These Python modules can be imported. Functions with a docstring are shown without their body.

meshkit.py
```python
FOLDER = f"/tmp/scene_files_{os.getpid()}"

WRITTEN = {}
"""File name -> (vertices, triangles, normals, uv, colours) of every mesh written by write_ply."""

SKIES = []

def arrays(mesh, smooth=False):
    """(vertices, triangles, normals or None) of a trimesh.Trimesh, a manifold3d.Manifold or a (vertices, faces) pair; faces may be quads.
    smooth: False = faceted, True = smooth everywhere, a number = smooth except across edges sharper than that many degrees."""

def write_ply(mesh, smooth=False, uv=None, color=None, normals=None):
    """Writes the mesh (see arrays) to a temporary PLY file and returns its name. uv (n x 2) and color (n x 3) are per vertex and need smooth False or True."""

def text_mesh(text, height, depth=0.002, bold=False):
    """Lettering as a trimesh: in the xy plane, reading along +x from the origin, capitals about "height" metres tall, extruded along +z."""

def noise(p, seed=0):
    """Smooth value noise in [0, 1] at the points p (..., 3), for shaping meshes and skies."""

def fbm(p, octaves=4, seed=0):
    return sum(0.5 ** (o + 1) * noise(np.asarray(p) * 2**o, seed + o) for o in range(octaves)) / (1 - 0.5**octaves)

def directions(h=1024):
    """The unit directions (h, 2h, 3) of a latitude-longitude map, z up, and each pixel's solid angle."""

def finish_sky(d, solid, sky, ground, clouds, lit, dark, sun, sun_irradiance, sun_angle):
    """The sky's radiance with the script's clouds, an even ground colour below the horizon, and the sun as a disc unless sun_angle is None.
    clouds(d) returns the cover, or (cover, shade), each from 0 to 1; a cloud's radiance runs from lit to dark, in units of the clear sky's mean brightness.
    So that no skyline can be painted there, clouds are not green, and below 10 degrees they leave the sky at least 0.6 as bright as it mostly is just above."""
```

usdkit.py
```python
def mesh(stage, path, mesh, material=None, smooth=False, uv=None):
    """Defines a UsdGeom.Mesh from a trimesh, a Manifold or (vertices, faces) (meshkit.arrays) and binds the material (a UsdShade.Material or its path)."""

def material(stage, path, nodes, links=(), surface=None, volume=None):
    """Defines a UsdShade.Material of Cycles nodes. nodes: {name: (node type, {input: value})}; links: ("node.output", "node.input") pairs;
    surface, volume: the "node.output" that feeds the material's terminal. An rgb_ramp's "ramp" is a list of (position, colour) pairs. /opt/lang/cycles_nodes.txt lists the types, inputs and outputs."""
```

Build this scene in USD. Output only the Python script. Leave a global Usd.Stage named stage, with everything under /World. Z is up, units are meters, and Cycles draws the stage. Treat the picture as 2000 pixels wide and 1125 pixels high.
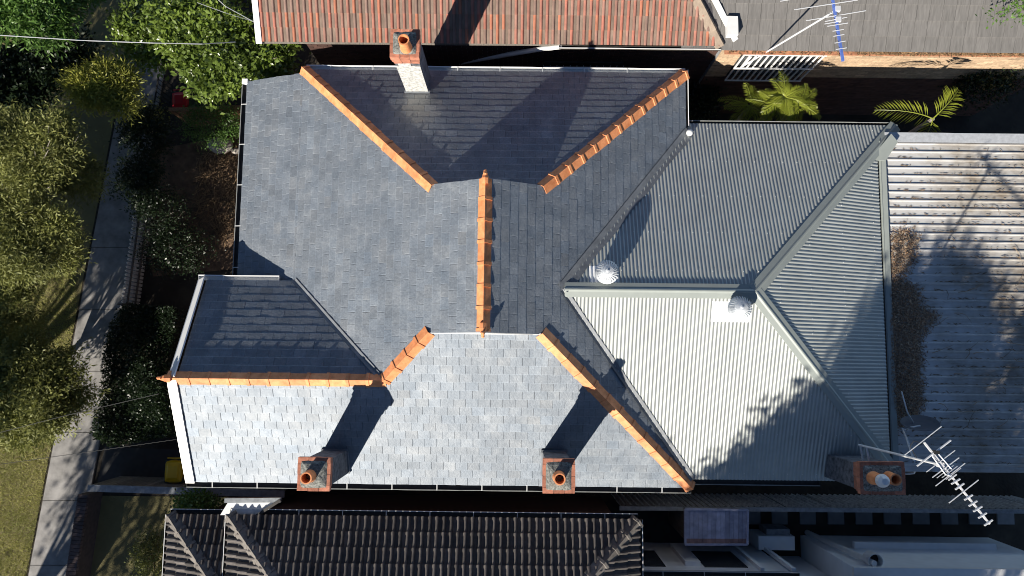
import math, random
import numpy as np, trimesh
from shapely.geometry import Polygon, box as sbox, LineString
from pxr import Usd, UsdGeom, UsdLux, UsdShade, Gf, Sdf, Vt
import usdkit, meshkit
from shapely.geometry import Point as PT

stage = Usd.Stage.CreateInMemory()
UsdGeom.SetStageUpAxis(stage, UsdGeom.Tokens.z)
UsdGeom.SetStageMetersPerUnit(stage, 1.0)
UsdGeom.Xform.Define(stage, '/World')
UsdGeom.Scope.Define(stage, '/World/Looks')

# ------------------------------------------------------------------ camera, sky, sun, exposure
CAM_H = 19.9
FPX = 1387.0                      # focal length in pixels of a 2000 pixel wide picture
RC = np.array([[0.99993475, -0.01091373, 0.00337439],
               [0.01120022, 0.99475844, -0.1016376],
               [-0.00224746, 0.10166876, 0.99481577]])
cam = UsdGeom.Camera.Define(stage, '/World/camera')
cam.CreateHorizontalApertureAttr(36.0)
cam.CreateVerticalApertureAttr(36.0 * 1125 / 2000)
cam.CreateFocalLengthAttr(36.0 * FPX / 2000)
cam.CreateClippingRangeAttr(Gf.Vec2f(0.1, 2000))
m4 = Gf.Matrix4d(1.0)
for i in range(3):
    for j in range(3):
        m4[i, j] = float(RC[j, i])
m4[3, 0], m4[3, 1], m4[3, 2] = 0, 0, CAM_H
cam.AddTransformOp().Set(m4)
EXPOSURE = 0.72
cam.CreateExposureAttr(EXPOSURE)

SUN_AZ, SUN_EL = math.radians(31.5), math.radians(28.5)     # the way the light travels, and its height
SUN_INT, SKY_STR = 1.25, 0.05
to_sun = np.array([-math.sin(SUN_AZ) * math.cos(SUN_EL), -math.cos(SUN_AZ) * math.cos(SUN_EL), math.sin(SUN_EL)])
usdkit.material(stage, '/World/Looks/sky_look', {
    's': ('sky_texture', {'sky_type': 'single_scattering', 'sun_disc': False, 'sun_elevation': SUN_EL,
                          'sun_rotation': math.atan2(to_sun[0], to_sun[1]), 'altitude': 50.0, 'air_density': 0.75, 'aerosol_density': 0.08, 'ozone_density': 3.0}),
    'b': ('background_shader', {'strength': SKY_STR})}, [('s.color', 'b.color')], surface='b.background')
dome = UsdLux.DomeLight.Define(stage, '/World/sky')
dome.CreateIntensityAttr(1.0)
UsdShade.MaterialBindingAPI.Apply(dome.GetPrim()).Bind(UsdShade.Material.Get(stage, '/World/Looks/sky_look'))
sun = UsdLux.DistantLight.Define(stage, '/World/sun')
sun.CreateIntensityAttr(SUN_INT)
sun.CreateNormalizeAttr(True) if hasattr(sun, 'CreateNormalizeAttr') else None
sun.CreateAngleAttr(0.53)
sun.CreateColorAttr(Gf.Vec3f(1.0, 0.93, 0.82))
zax = to_sun; xax = np.cross([0, 0, 1.0], zax); xax /= np.linalg.norm(xax); yax = np.cross(zax, xax)
ms = Gf.Matrix4d(1.0)
for i, a in enumerate((xax, yax, zax)):
    for j in range(3):
        ms[i, j] = float(a[j])
sun.AddTransformOp().Set(ms)

# ------------------------------------------------------------------ helpers
def ray(u, v):
    return RC @ np.array([(u - 1000) / FPX, (562.5 - v) / FPX, -1.0])
def at(u, v, z):
    d = ray(u, v); k = (z - CAM_H) / d[2]
    return np.array([d[0] * k, d[1] * k, z])
def photo(p):
    c = RC.T @ (np.asarray(p, float) - [0, 0, CAM_H])
    return np.array([1000 + FPX * c[0] / -c[2], 562.5 - FPX * c[1] / -c[2]])
def on(u, v, pl):
    d = ray(u, v); n0, nx, ny = pl
    k = (n0 - CAM_H) / (d[2] - nx * d[0] - ny * d[1])
    return np.array([d[0] * k, d[1] * k, CAM_H + d[2] * k])
def unit(a):
    a = np.asarray(a, float); return a / (np.linalg.norm(a) + 1e-12)

COUNT = {}
def numbered(parent, name):
    k = (parent, name); n = COUNT.get(k, 0); COUNT[k] = n + 1
    return f'{parent}/{name}' if n == 0 else f'{parent}/{name}_{n:03d}'
def tag(prim, label=None, cat=None, group=None, kind=None):
    p = prim.GetPrim() if hasattr(prim, 'GetPrim') else prim
    for k, v in (('label', label), ('category', cat), ('group', group), ('kind', kind)):
        if v: p.SetCustomDataByKey(k, v)
    return p
def thing(name, label, cat, group=None, kind=None, loc=None):
    x = UsdGeom.Xform.Define(stage, numbered('/World', name))
    if loc is not None: x.AddTranslateOp().Set(Gf.Vec3d(*map(float, loc)))
    return tag(x, label, cat, group, kind)
ORIGIN = {}
def put(name, parent, mesh, mat, smooth=False, tint=None, label=None, cat=None, group=None, kind=None):
    """one Mesh prim; mesh is an MB, a trimesh or (v, f)"""
    base = '/World' if parent is None else str(parent.GetPath())
    path = numbered(base, name)
    if isinstance(mesh, MB):
        v, f = mesh.arrays(); tint = mesh.tints() if tint is None else tint
    elif isinstance(mesh, tuple):
        v, f = np.asarray(mesh[0], float), np.asarray(mesh[1], int)
    else:
        v, f = np.array(mesh.vertices), np.array(mesh.faces)
    if len(f) == 0: raise ValueError('empty ' + path)
    if tint is None and mat in TINTED: tint = np.ones((len(v), 3))
    if smooth and tint is not None: smooth = True
    m = usdkit.mesh(stage, path, trimesh.Trimesh(v, f, process=False) , '/World/Looks/' + mat, smooth=smooth)
    if tint is not None:
        UsdGeom.PrimvarsAPI(m).CreatePrimvar('tint', Sdf.ValueTypeNames.Color3fArray, 'vertex').Set(Vt.Vec3fArray.FromNumpy(np.asarray(tint, np.float32)))
    tag(m, label, cat, group, kind)
    return m.GetPrim()

TINTED = set()
class MB:
    def __init__(s): s.v, s.f, s.t, s.n = [], [], [], 0
    def add(s, v, f, tint=None):
        v = np.asarray(v, float); f = np.asarray(f, int)
        if f.ndim == 2 and f.shape[1] == 4: f = np.vstack([f[:, [0, 1, 2]], f[:, [0, 2, 3]]])
        s.v.append(v); s.f.append(f + s.n); s.n += len(v)
        s.t.append(np.broadcast_to(np.array([1.0, 1, 1]) if tint is None else np.asarray(tint, float), (len(v), 3)))
        return s
    def arrays(s): return (np.vstack(s.v), np.vstack(s.f)) if s.v else (np.zeros((0, 3)), np.zeros((0, 3), int))
    def tints(s):
        t = np.vstack(s.t)
        return None if np.allclose(t, 1) else t
    def tm(s, m, tint=None): return s.add(m.vertices, m.faces, tint)
    def box(s, lo, hi, tint=None):
        (a, b, c), (d, e, g) = lo, hi
        v = [(a, b, c), (d, b, c), (d, e, c), (a, e, c), (a, b, g), (d, b, g), (d, e, g), (a, e, g)]
        return s.add(v, [(0, 3, 2, 1), (4, 5, 6, 7), (0, 1, 5, 4), (1, 2, 6, 5), (2, 3, 7, 6), (3, 0, 4, 7)], tint)
    def bar(s, p, q, w, h, up=(0, 0, 1), tint=None):
        p, q = np.asarray(p, float), np.asarray(q, float); d = unit(q - p)
        u = np.asarray(up, float); u = u - d * np.dot(u, d)
        if np.linalg.norm(u) < 1e-6: u = np.array([1.0, 0, 0]) - d * d[0]
        u = unit(u); r = np.cross(d, u)
        v = [o + r * a * w / 2 + u * b * h / 2 for o in (p, q) for a, b in ((-1, -1), (1, -1), (1, 1), (-1, 1))]
        return s.add(v, [(0, 1, 2, 3), (7, 6, 5, 4), (0, 4, 5, 1), (1, 5, 6, 2), (2, 6, 7, 3), (3, 7, 4, 0)], tint)
    def tube(s, pts, r, n=6, tint=None, cap=True):
        p = np.asarray(pts, float); r = np.broadcast_to(r, (len(p),))
        t = np.gradient(p, axis=0); t /= np.linalg.norm(t, axis=1, keepdims=True) + 1e-12
        a0 = np.array([0, 0, 1.0]) if abs(t[0][2]) < .8 else np.array([1.0, 0, 0])
        vs = []
        for i in range(len(p)):
            a = unit(a0 - t[i] * np.dot(a0, t[i])); b = np.cross(t[i], a); a0 = a
            for k in range(n):
                g = 2 * math.pi * k / n; vs.append(p[i] + r[i] * (math.cos(g) * a + math.sin(g) * b))
        f = []
        for i in range(len(p) - 1):
            for k in range(n):
                f.append((i * n + k, i * n + (k + 1) % n, (i + 1) * n + (k + 1) % n, (i + 1) * n + k))
        s.add(vs, f, tint)
        if cap:
            for o, rev in ((0, True), ((len(p) - 1) * n, False)):
                ff = [(0, k, k + 1) if not rev else (0, k + 1, k) for k in range(1, n - 1)]
                s.add(np.asarray(vs)[o:o + n], ff, tint)
        return s
    def lathe(s, prof, c, n=20, tint=None, axis=None):
        prof = np.asarray(prof, float); vs = []
        for r, z in prof:
            for k in range(n):
                g = 2 * math.pi * k / n; vs.append((r * math.cos(g), r * math.sin(g), z))
        vs = np.asarray(vs)
        if axis is not None:
            w = unit(axis); a = unit(np.cross([0, 1.0, 0.01], w)); b = np.cross(w, a)
            vs = vs[:, :1] * a + vs[:, 1:2] * b + vs[:, 2:] * w
        f = [(i * n + k, i * n + (k + 1) % n, (i + 1) * n + (k + 1) % n, (i + 1) * n + k) for i in range(len(prof) - 1) for k in range(n)]
        return s.add(vs + np.asarray(c, float), f, tint)
    def slab(s, pts, t, tint=None, down=(0, 0, -1)):
        """planar polygon pts (3D, seen counter-clockwise from its front) given thickness t along down"""
        pts = np.asarray(pts, float); n = len(pts)
        e1 = unit(pts[1] - pts[0]); nn = np.zeros(3)
        for i in range(n): nn += np.cross(pts[i], pts[(i + 1) % n])
        nn = unit(nn); e2 = np.cross(nn, e1)
        P2 = np.c_[(pts - pts[0]) @ e1, (pts - pts[0]) @ e2]
        tri = tri2d(P2)
        lo = pts + np.asarray(down, float) * t
        f = [tuple(x) for x in tri] + [(a + n, c + n, b + n) for a, b, c in tri]
        v = np.vstack([pts, lo])
        ft = [(i + n, (i + 1) % n + n, (i + 1) % n) for i in range(n)] + [(i + n, (i + 1) % n, i) for i in range(n)]
        return s.add(v, np.array(list(f) + ft), tint)

def tri2d(P):
    P = np.asarray(P, float); n = len(P)
    nx = np.roll(P, -1, 0) - P; cr = nx[:, 0] * np.roll(nx, -1, 0)[:, 1] - nx[:, 1] * np.roll(nx, -1, 0)[:, 0]
    if (cr > -1e-9).all(): return np.array([(0, i, i + 1) for i in range(1, n - 1)])
    idx = list(range(n)); out = []
    def area(a, b, c): return (P[b][0] - P[a][0]) * (P[c][1] - P[a][1]) - (P[b][1] - P[a][1]) * (P[c][0] - P[a][0])
    guard = 0
    while len(idx) > 3 and guard < 10000:
        guard += 1
        for k in range(len(idx)):
            a, b, c = idx[k - 1], idx[k], idx[(k + 1) % len(idx)]
            if area(a, b, c) <= 1e-12: continue
            if any(area(a, b, q) >= 0 and area(b, c, q) >= 0 and area(c, a, q) >= 0 for q in idx if q not in (a, b, c)): continue
            out.append((a, b, c)); idx.pop(k); break
        else:
            break
    out.append(tuple(idx[:3])); return np.array(out)

class Frame:
    """a roof plane z = n0 + nx x + ny y, with t along the eave and s up the slope"""
    def __init__(s, pl, o):
        s.pl = pl; n0, nx, ny = pl; s.N = unit([-nx, -ny, 1.0])
        g = unit([nx, ny, 0]); s.S = unit([g[0], g[1], nx * g[0] + ny * g[1]]); s.E = np.cross(s.S, s.N)
        s.O = np.array([o[0], o[1], n0 + nx * o[0] + ny * o[1]])
    def to2(s, xy):
        P = np.array([[x, y, s.pl[0] + s.pl[1] * x + s.pl[2] * y] for x, y in xy]) - s.O
        return np.c_[P @ s.E, P @ s.S]
    def to3(s, t, ss, h=0.0):
        t, ss, h = np.broadcast_arrays(np.asarray(t, float), np.asarray(ss, float), np.asarray(h, float))
        return s.O + t[..., None] * s.E + ss[..., None] * s.S + h[..., None] * s.N
def ccw(P):
    P = np.asarray(P); a = np.sum(P[:, 0] * np.roll(P[:, 1], -1) - np.roll(P[:, 0], -1) * P[:, 1])
    return P if a > 0 else P[::-1]
def parr(v3):
    P = np.array([photo(p) for p in v3]); return abs(np.sum(P[:, 0] * np.roll(P[:, 1], -1) - np.roll(P[:, 0], -1) * P[:, 1])) / 2

# ------------------------------------------------------------------ materials
def mat(name, nodes, links, surface='p.BSDF'):
    usdkit.material(stage, '/World/Looks/' + name, nodes, links, surface=surface); return name
def simple(name, col, rough=.6, metal=0., spec=.5, var=.25, scale=6., bump=0., bscale=60., col2=None, tint=False, stretch=None, extra=None):
    """noise-mottled principled material in world space"""
    c1 = tuple(x * (1 - var) for x in col); c2 = tuple(min(1, x * (1 + var)) for x in (col2 or col))
    nodes = {'g': ('geometry', {}), 'mp': ('mapping', {'scale': stretch or (1, 1, 1)}),
             'n': ('noise_texture', {'scale': scale, 'detail': 5.0, 'roughness': .65}),
             'r': ('rgb_ramp', {'ramp': [(.3, c1), (.7, c2)]}),
             'p': ('principled_bsdf', {'roughness': rough, 'metallic': metal, 'specular_ior_level': spec})}
    links = [('g.position', 'mp.vector'), ('mp.vector', 'n.vector'), ('n.fac', 'r.fac')]
    src = 'r.color'
    if tint:
        TINTED.add(name)
        nodes['at'] = ('attribute', {'attribute': 'tint'}); nodes['mx'] = ('mix', {'mix_type': 'multiply', 'fac': 1.0})
        links += [(src, 'mx.color1'), ('at.color', 'mx.color2')]; src = 'mx.color'
    links.append((src, 'p.base_color'))
    if bump:
        nodes['n2'] = ('noise_texture', {'scale': bscale, 'detail': 4.0, 'roughness': .6})
        nodes['bp'] = ('bump', {'strength': 1.0, 'distance': bump})
        links += [('mp.vector', 'n2.vector'), ('n2.fac', 'bp.height'), ('bp.normal', 'p.normal')]
    if extra:
        nodes.update(extra[0]); links += extra[1]
    return mat(name, nodes, links)

# slate: grey, riven, with pale bloom and per-slate tint
mat('slate', {
    'g': ('geometry', {}), 'at': ('attribute', {'attribute': 'tint'}),
    'n1': ('noise_texture', {'scale': 2.2, 'detail': 6.0, 'roughness': .7}),
    'r1': ('rgb_ramp', {'ramp': [(.3, (.158, .188, .224)), (.5, (.212, .242, .278)), (.74, (.305, .332, .360))]}),
    'n2': ('noise_texture', {'scale': 26.0, 'detail': 6.0, 'roughness': .75}),
    'r2': ('rgb_ramp', {'ramp': [(.3, (.72, .72, .74)), (.62, (1.05, 1.05, 1.05)), (.8, (1.5, 1.5, 1.46))]}),
    'm1': ('mix', {'mix_type': 'multiply', 'fac': 1.0}), 'm2': ('mix', {'mix_type': 'multiply', 'fac': 1.0}),
    'n3': ('noise_texture', {'scale': 19.0, 'detail': 9.0, 'roughness': .74}),
    'bp': ('bump', {'strength': 1.0, 'distance': .0085}),
    'rr': ('map_range', {'from_min': .3, 'from_max': .7, 'to_min': .54, 'to_max': .68}),
    'p': ('principled_bsdf', {'specular_ior_level': 1.0, 'metallic': .40})},
    [('g.position', 'n1.vector'), ('g.position', 'n2.vector'), ('g.position', 'n3.vector'), ('n1.fac', 'r1.fac'), ('n2.fac', 'r2.fac'),
     ('r1.color', 'm1.color1'), ('r2.color', 'm1.color2'), ('m1.color', 'm2.color1'), ('at.color', 'm2.color2'), ('m2.color', 'p.base_color'),
     ('n3.fac', 'bp.height'), ('bp.normal', 'p.normal'), ('n2.fac', 'rr.value'), ('rr.result', 'p.roughness')])
simple('underlay', (.05, .055, .06), .9)
simple('terracotta', (.66, .225, .08), .66, var=.17, scale=7., bump=.003, bscale=70., tint=True, col2=(.72, .30, .13))
simple('terracotta_old', (.42, .17, .09), .8, var=.35, scale=9., bump=.003, bscale=60., col2=(.48, .22, .12), tint=True)
simple('brick_red', (.40, .16, .10), .85, var=.3, scale=14., bump=.003, bscale=80., tint=True)
simple('lichen_mortar', (.11, .12, .11), .95, var=.7, scale=26., bump=.008, bscale=70., col2=(.20, .205, .19))
simple('cement_render', (.42, .42, .40), .9, var=.45, scale=16., bump=.004, bscale=45., col2=(.52, .52, .50))
simple('old_render', (.06, .066, .08), .9, var=.5, scale=9., bump=.004, bscale=45., col2=(.13, .135, .15))
simple('white_paint', (.80, .80, .79), .45, var=.05)
simple('offwhite_metal', (.72, .73, .72), .4, var=.08)
simple('dark_gutter', (.055, .05, .045), .6, var=.35, scale=12.)
simple('gutter_lip', (.30, .31, .30), .5, var=.2)
simple('dish_grey', (.07, .08, .10), .5, var=.1)
simple('lead', (.17, .185, .205), .55, var=.25, scale=4., bump=.004, bscale=12.)
simple('corrugated_paint', (.37, .39, .375), .5, spec=.9, var=.11, scale=2.2, metal=.15)
simple('capping_paint', (.31, .34, .32), .45, spec=.6, var=.06, scale=3.)
simple('galv', (.62, .64, .66), .4, metal=.3, var=.15, scale=14.)
simple('flashing_white', (.84, .85, .86), .45, var=.05)
simple('galv_bright', (.66, .69, .72), .46, metal=.15, var=.08, scale=14.)
simple('aluminium', (.75, .76, .78), .35, metal=.2, var=.1)
simple('blue_boom', (.10, .17, .50), .4, var=.15)
mat('patio_metal', {
    'g': ('geometry', {}), 'mp': ('mapping', {'scale': (.45, 2.2, 1)}), 'mp2': ('mapping', {'scale': (.8, .8, 1)}),
    'n1': ('noise_texture', {'scale': 1.1, 'detail': 7.0, 'roughness': .68}), 'n2': ('noise_texture', {'scale': 7.0, 'detail': 7.0, 'roughness': .75}),
    'sx': ('separate_xyz', {}), 'mr': ('map_range', {'from_min': 9.0, 'from_max': 12.5, 'to_min': -.17, 'to_max': .15}),
    'ad': ('math', {'math_type': 'add'}), 'ad2': ('math', {'math_type': 'multiply_add', 'value2': .45}),
    'r1': ('rgb_ramp', {'ramp': [(.48, (.58, .575, .565)), (.64, (.46, .44, .41)), (.80, (.31, .275, .23)), (.97, (.18, .125, .08))]}),
    'p': ('principled_bsdf', {'roughness': .45, 'metallic': .08, 'specular_ior_level': .6})},
    [('g.position', 'mp.vector'), ('g.position', 'mp2.vector'), ('mp.vector', 'n2.vector'), ('mp2.vector', 'n1.vector'), ('g.position', 'sx.vector'), ('sx.x', 'mr.value'),
     ('n1.fac', 'ad.value1'), ('mr.result', 'ad.value2'), ('n2.fac', 'ad2.value1'), ('ad.value', 'ad2.value3'), ('ad2.value', 'r1.fac'), ('r1.color', 'p.base_color')])
simple('tile_red', (.9, .9, .9), .85, var=.28, scale=9., bump=.003, bscale=60., tint=True, stretch=(1, .35, 1))
simple('tile_grey', (.155, .148, .142), .8, var=.22, scale=8., bump=.002, bscale=40., tint=True, stretch=(3, .25, 1))
simple('tile_dark', (.115, .107, .103), .75, var=.3, scale=10., bump=.003, bscale=60., tint=True)
simple('soil', (.13, .085, .055), .95, var=.5, scale=3., bump=.02, bscale=14., col2=(.17, .11, .07))
simple('ground', (.05, .042, .032), .95, var=.4, scale=1.5, bump=.02, bscale=14.)
simple('lawn', (.33, .285, .13), .95, var=.45, scale=4., bump=.02, bscale=40., col2=(.15, .135, .06))
simple('concrete', (.28, .27, .26), .88, var=.34, scale=2.6, bump=.002, bscale=90.)
simple('asphalt', (.05, .05, .05), .9, var=.2)
simple('brick_cream', (.46, .33, .215), .85, var=.25, scale=20., tint=True)
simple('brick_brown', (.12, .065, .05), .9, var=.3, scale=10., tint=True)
simple('white_render', (.80, .84, .88), .7, var=.06, scale=3.)
simple('timber_grey', (.17, .15, .13), .9, var=.4, scale=6., stretch=(6, 6, 1), tint=True)
simple('fence_cap', (.26, .28, .30), .8, var=.3, scale=8.)
simple('cement_sheet', (.34, .35, .36), .85, var=.4, scale=10.)
simple('shed_paint', (.34, .37, .52), .7, var=.25, scale=5., col2=(.36, .38, .50), tint=True)
simple('paver', (.24, .245, .25), .9, var=.15)
simple('dark_glass', (.05, .055, .06), .15, var=.1)
simple('black', (.012, .012, .012), .7, var=.1)
simple('bin_yellow', (.72, .46, .01), .4, var=.08)
simple('bin_red', (.50, .012, .02), .4, var=.1)
simple('bin_green', (.03, .05, .035), .5, var=.1)
simple('bark', (.12, .10, .085), .95, var=.4, scale=12., bump=.006, bscale=30.)
simple('pale_bark', (.26, .23, .20), .9, var=.35, scale=8., bump=.004, bscale=30.)
simple('rock', (.40, .36, .32), .9, var=.3, scale=8., bump=.01, bscale=20.)
simple('cable', (.35, .36, .38), .5, var=.1)
simple('dry_litter', (.9, .9, .9), .95, var=.3, scale=20., tint=True)
simple('straw', (.9, .9, .9), .9, var=.2, tint=True)
def leafmat(name, ramp, rough=.45, spec=.5, trans=.3, tcol=None, big=1.2):
    nodes = {'g': ('geometry', {}), 'n': ('noise_texture', {'scale': big, 'detail': 3.0}),
             'm': ('math', {'math_type': 'multiply_add', 'value2': .55}), 'm2': ('math', {'math_type': 'multiply_add', 'value2': .75, 'value3': -.12}),
             'r': ('rgb_ramp', {'ramp': ramp}),
             'p': ('principled_bsdf', {'roughness': rough, 'specular_ior_level': spec}),
             't': ('translucent_bsdf', {}), 'x': ('mix_closure', {'fac': trans})}
    links = [('g.position', 'n.vector'), ('g.random_per_island', 'm.value1'), ('n.fac', 'm2.value1'), ('m2.value', 'm.value3'), ('m.value', 'r.fac'),
             ('r.color', 'p.base_color'), ('r.color', 't.color'), ('p.BSDF', 'x.closure1'), ('t.BSDF', 'x.closure2')]
    return mat(name, nodes, links, surface='x.closure')
leafmat('leaf_green', [(0, (0.048, 0.104, 0.022)), (.45, (0.133, 0.246, 0.048)), (.8, (0.246, 0.378, 0.076)), (1, (0.378, 0.473, 0.113))])
leafmat('leaf_olive', [(0, (0.074, 0.083, 0.022)), (.4, (0.284, 0.300, 0.078)), (.75, (0.675, 0.617, 0.180)), (1, (0.813, 0.806, 0.202))], rough=.6)
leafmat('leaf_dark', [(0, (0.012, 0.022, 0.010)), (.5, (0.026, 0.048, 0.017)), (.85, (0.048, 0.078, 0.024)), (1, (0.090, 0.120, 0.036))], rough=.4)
leafmat('leaf_glossy', [(0, (0.067, 0.106, 0.023)), (.45, (0.212, 0.296, 0.047)), (.74, (0.467, 0.471, 0.066)), (.86, (0.750, 0.750, 0.059)), (1, (0.750, 0.750, 0.059))], rough=.28, spec=.8)
leafmat('leaf_gold', [(0, (0.178, 0.196, 0.043)), (.4, (0.393, 0.393, 0.063)), (.75, (0.750, 0.605, 0.072)), (1, (0.750, 0.750, 0.072))], rough=.5)
leafmat('leaf_palm', [(0, (0.183, 0.228, 0.031)), (.45, (0.486, 0.531, 0.076)), (.8, (0.750, 0.750, 0.136)), (1, (0.750, 0.638, 0.136))], rough=.35)
leafmat('leaf_gum', [(0, (.03, .05, .02)), (1, (.08, .11, .05))])
leafmat('grass_blade', [(0, (0.234, 0.257, 0.070)), (.5, (0.515, 0.491, 0.164)), (1, (0.750, 0.750, 0.374))], rough=.7)

# ================================================================== the setting
G = thing('ground', None, None, kind='structure')
m = MB(); m.add([(-120, -120, 0), (120, -120, 0), (120, 120, 0), (-120, 120, 0)], [(0, 1, 2, 3)])
put('soil_sheet', G, m, 'ground')
def sheet(name, pix, z, mat_, parent=None, kind='structure', label=None):
    pts = ccw(np.array([at(u, v, z)[:2] for u, v in pix])); P = np.c_[pts, np.full(len(pts), z)]
    mm = MB(); mm.add(P, tri2d(pts)); return put(name, parent, mm, mat_, kind=kind, label=label)
FL = lambda v: 55 + (1125 - v) * (252 - 55) / 1025.0          # footpath edges, as seen in the photograph
FR = lambda v: 150 + (1110 - v) * (318 - 150) / 960.0
sheet('grass_verge', [(FL(1500) - 4, 1500), (-900, 1500), (-900, -500), (FL(-500) - 4, -500)], .012, 'lawn')
sheet('front_lawn', [(186, 968), (520, 972), (520, 1500), (110, 1500)], .012, 'lawn')
sheet('driveway', [(205, 872), (385, 880), (560, 950), (190, 945)], .012, 'asphalt')
sheet('side_yard', [(1210, 985), (1335, 985), (1335, 1060), (1210, 1060)], .016, 'asphalt')
sheet('garden_bed', [(262, 300), (470, 260), (520, 520), (300, 540), (258, 420)], .012, 'soil')
foot = thing('footpath', None, None, kind='structure')
js = [-260, -130, 0, 132, 236, 363, 483, 605, 725, 845, 978, 1104, 1240, 1380]
rng = np.random.default_rng(5)
for a, b in zip(js[:-1], js[1:]):
    q = [(FL(b), b - .6), (FR(b), b - .6), (FR(a), a + .6), (FL(a), a + .6)]
    z = .055 + rng.uniform(-.004, .004)
    P = np.array([at(u, v, z) for u, v in q]); mm = MB(); mm.slab(P if np.cross(P[1] - P[0], P[2] - P[0])[2] > 0 else P[::-1], .09)
    put('paving_slab', foot, mm, 'concrete')

# ================================================================== main slate house
Z0 = CAM_H
PA = (Z0 - 12.9173, .5077, 0.0); PB = (Z0 - 13.4885, -.4912, 0.0)
PC = (Z0 - 11.9772, 0.0, -.5217); PE = (Z0 - 14.0225, 0.0, .5025); PD = (Z0 - 14.4574, 0.0, -.5285)
ZE = Z0 - 15.343; ZG = Z0 - 13.75
XR = (PB[0] - PA[0]) / (PA[1] - PB[1]); ZR = PA[0] + PA[1] * XR
xA = lambda z: (z - PA[0]) / PA[1]
xB = lambda z: (z - PB[0]) / PB[1]
yC = lambda z: (z - PC[0]) / PC[2]
yE = lambda z: (z - PE[0]) / PE[2]
yD = lambda z: (z - PD[0]) / PD[2]
YN, YS = yC(ZG) + .05, yE(ZG) - .03
YW = (PD[0] - PE[0]) / (PE[2] - PD[2]); ZW = PE[0] + PE[2] * YW; XJ = xA(ZW)
XBK = xA(ZE)                                     # where the verandah slope begins
PA2 = (ZE - .3665 * XBK, .3665, 0.0)
XV = np.mean([on(u, v, PA2)[0] for u, v in ((482, 165), (475, 300), (468, 470))])
YRAKE = on(540, 150, PA2)[1]
XG = -6.87                                       # gable end of the front wing
# metal roof of the rear extension
PG = (Z0 - 14.46, 0, .361); PF = (Z0 - 13.413, 0, -.383); PH = (Z0 - 12.057, -.4, 0)
YMR = (PF[0] - PG[0]) / (PG[2] - PF[2]); ZMR = PG[0] + PG[2] * YMR
XML = xB(ZMR); XMR = (ZMR - PH[0]) / PH[1]
YFE = 5.318; XHE = 7.92
yFz = lambda z: (z - PF[0]) / PF[2]
yGz = lambda z: (z - PG[0]) / PG[2]
XBE, YCE, YEE = xB(ZE), yC(ZE), yE(ZE)
polyA = [(XR, YN), (XR, YS), (xA(ZG), YS), (xA(ZG), yE(ZG)), (XJ, YW), (XBK, yD(ZE)), (XBK, YCE), (xA(ZG), yC(ZG)), (xA(ZG), YN)]
polyA2 = [(XBK, YRAKE), (XBK, yD(ZE) - .25), (XV, yD(ZE) - .25), (XV, YRAKE)]
polyB = [(XR, YN), (xB(ZG), YN), (xB(ZG), yC(ZG)), (XBE, YCE), (XBE, yFz(ZE)), (XML, YMR), (XBE, yGz(ZE)), (XBE, YEE), (xB(ZG), yE(ZG)), (xB(ZG), YS), (XR, YS)]
polyC = [(xA(ZG), yC(ZG)), (xB(ZG), yC(ZG)), (XBE, YCE), (XBK, YCE)]
polyE = [(xA(ZG), yE(ZG)), (xB(ZG), yE(ZG)), (XBE, YEE), (XG + .17, YEE), (XG + .17, YW), (XJ, YW)]
polyD = [(XG + .17, YW), (XJ, YW), (XBK, yD(ZE)), (XG + .17, yD(ZE))]

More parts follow.
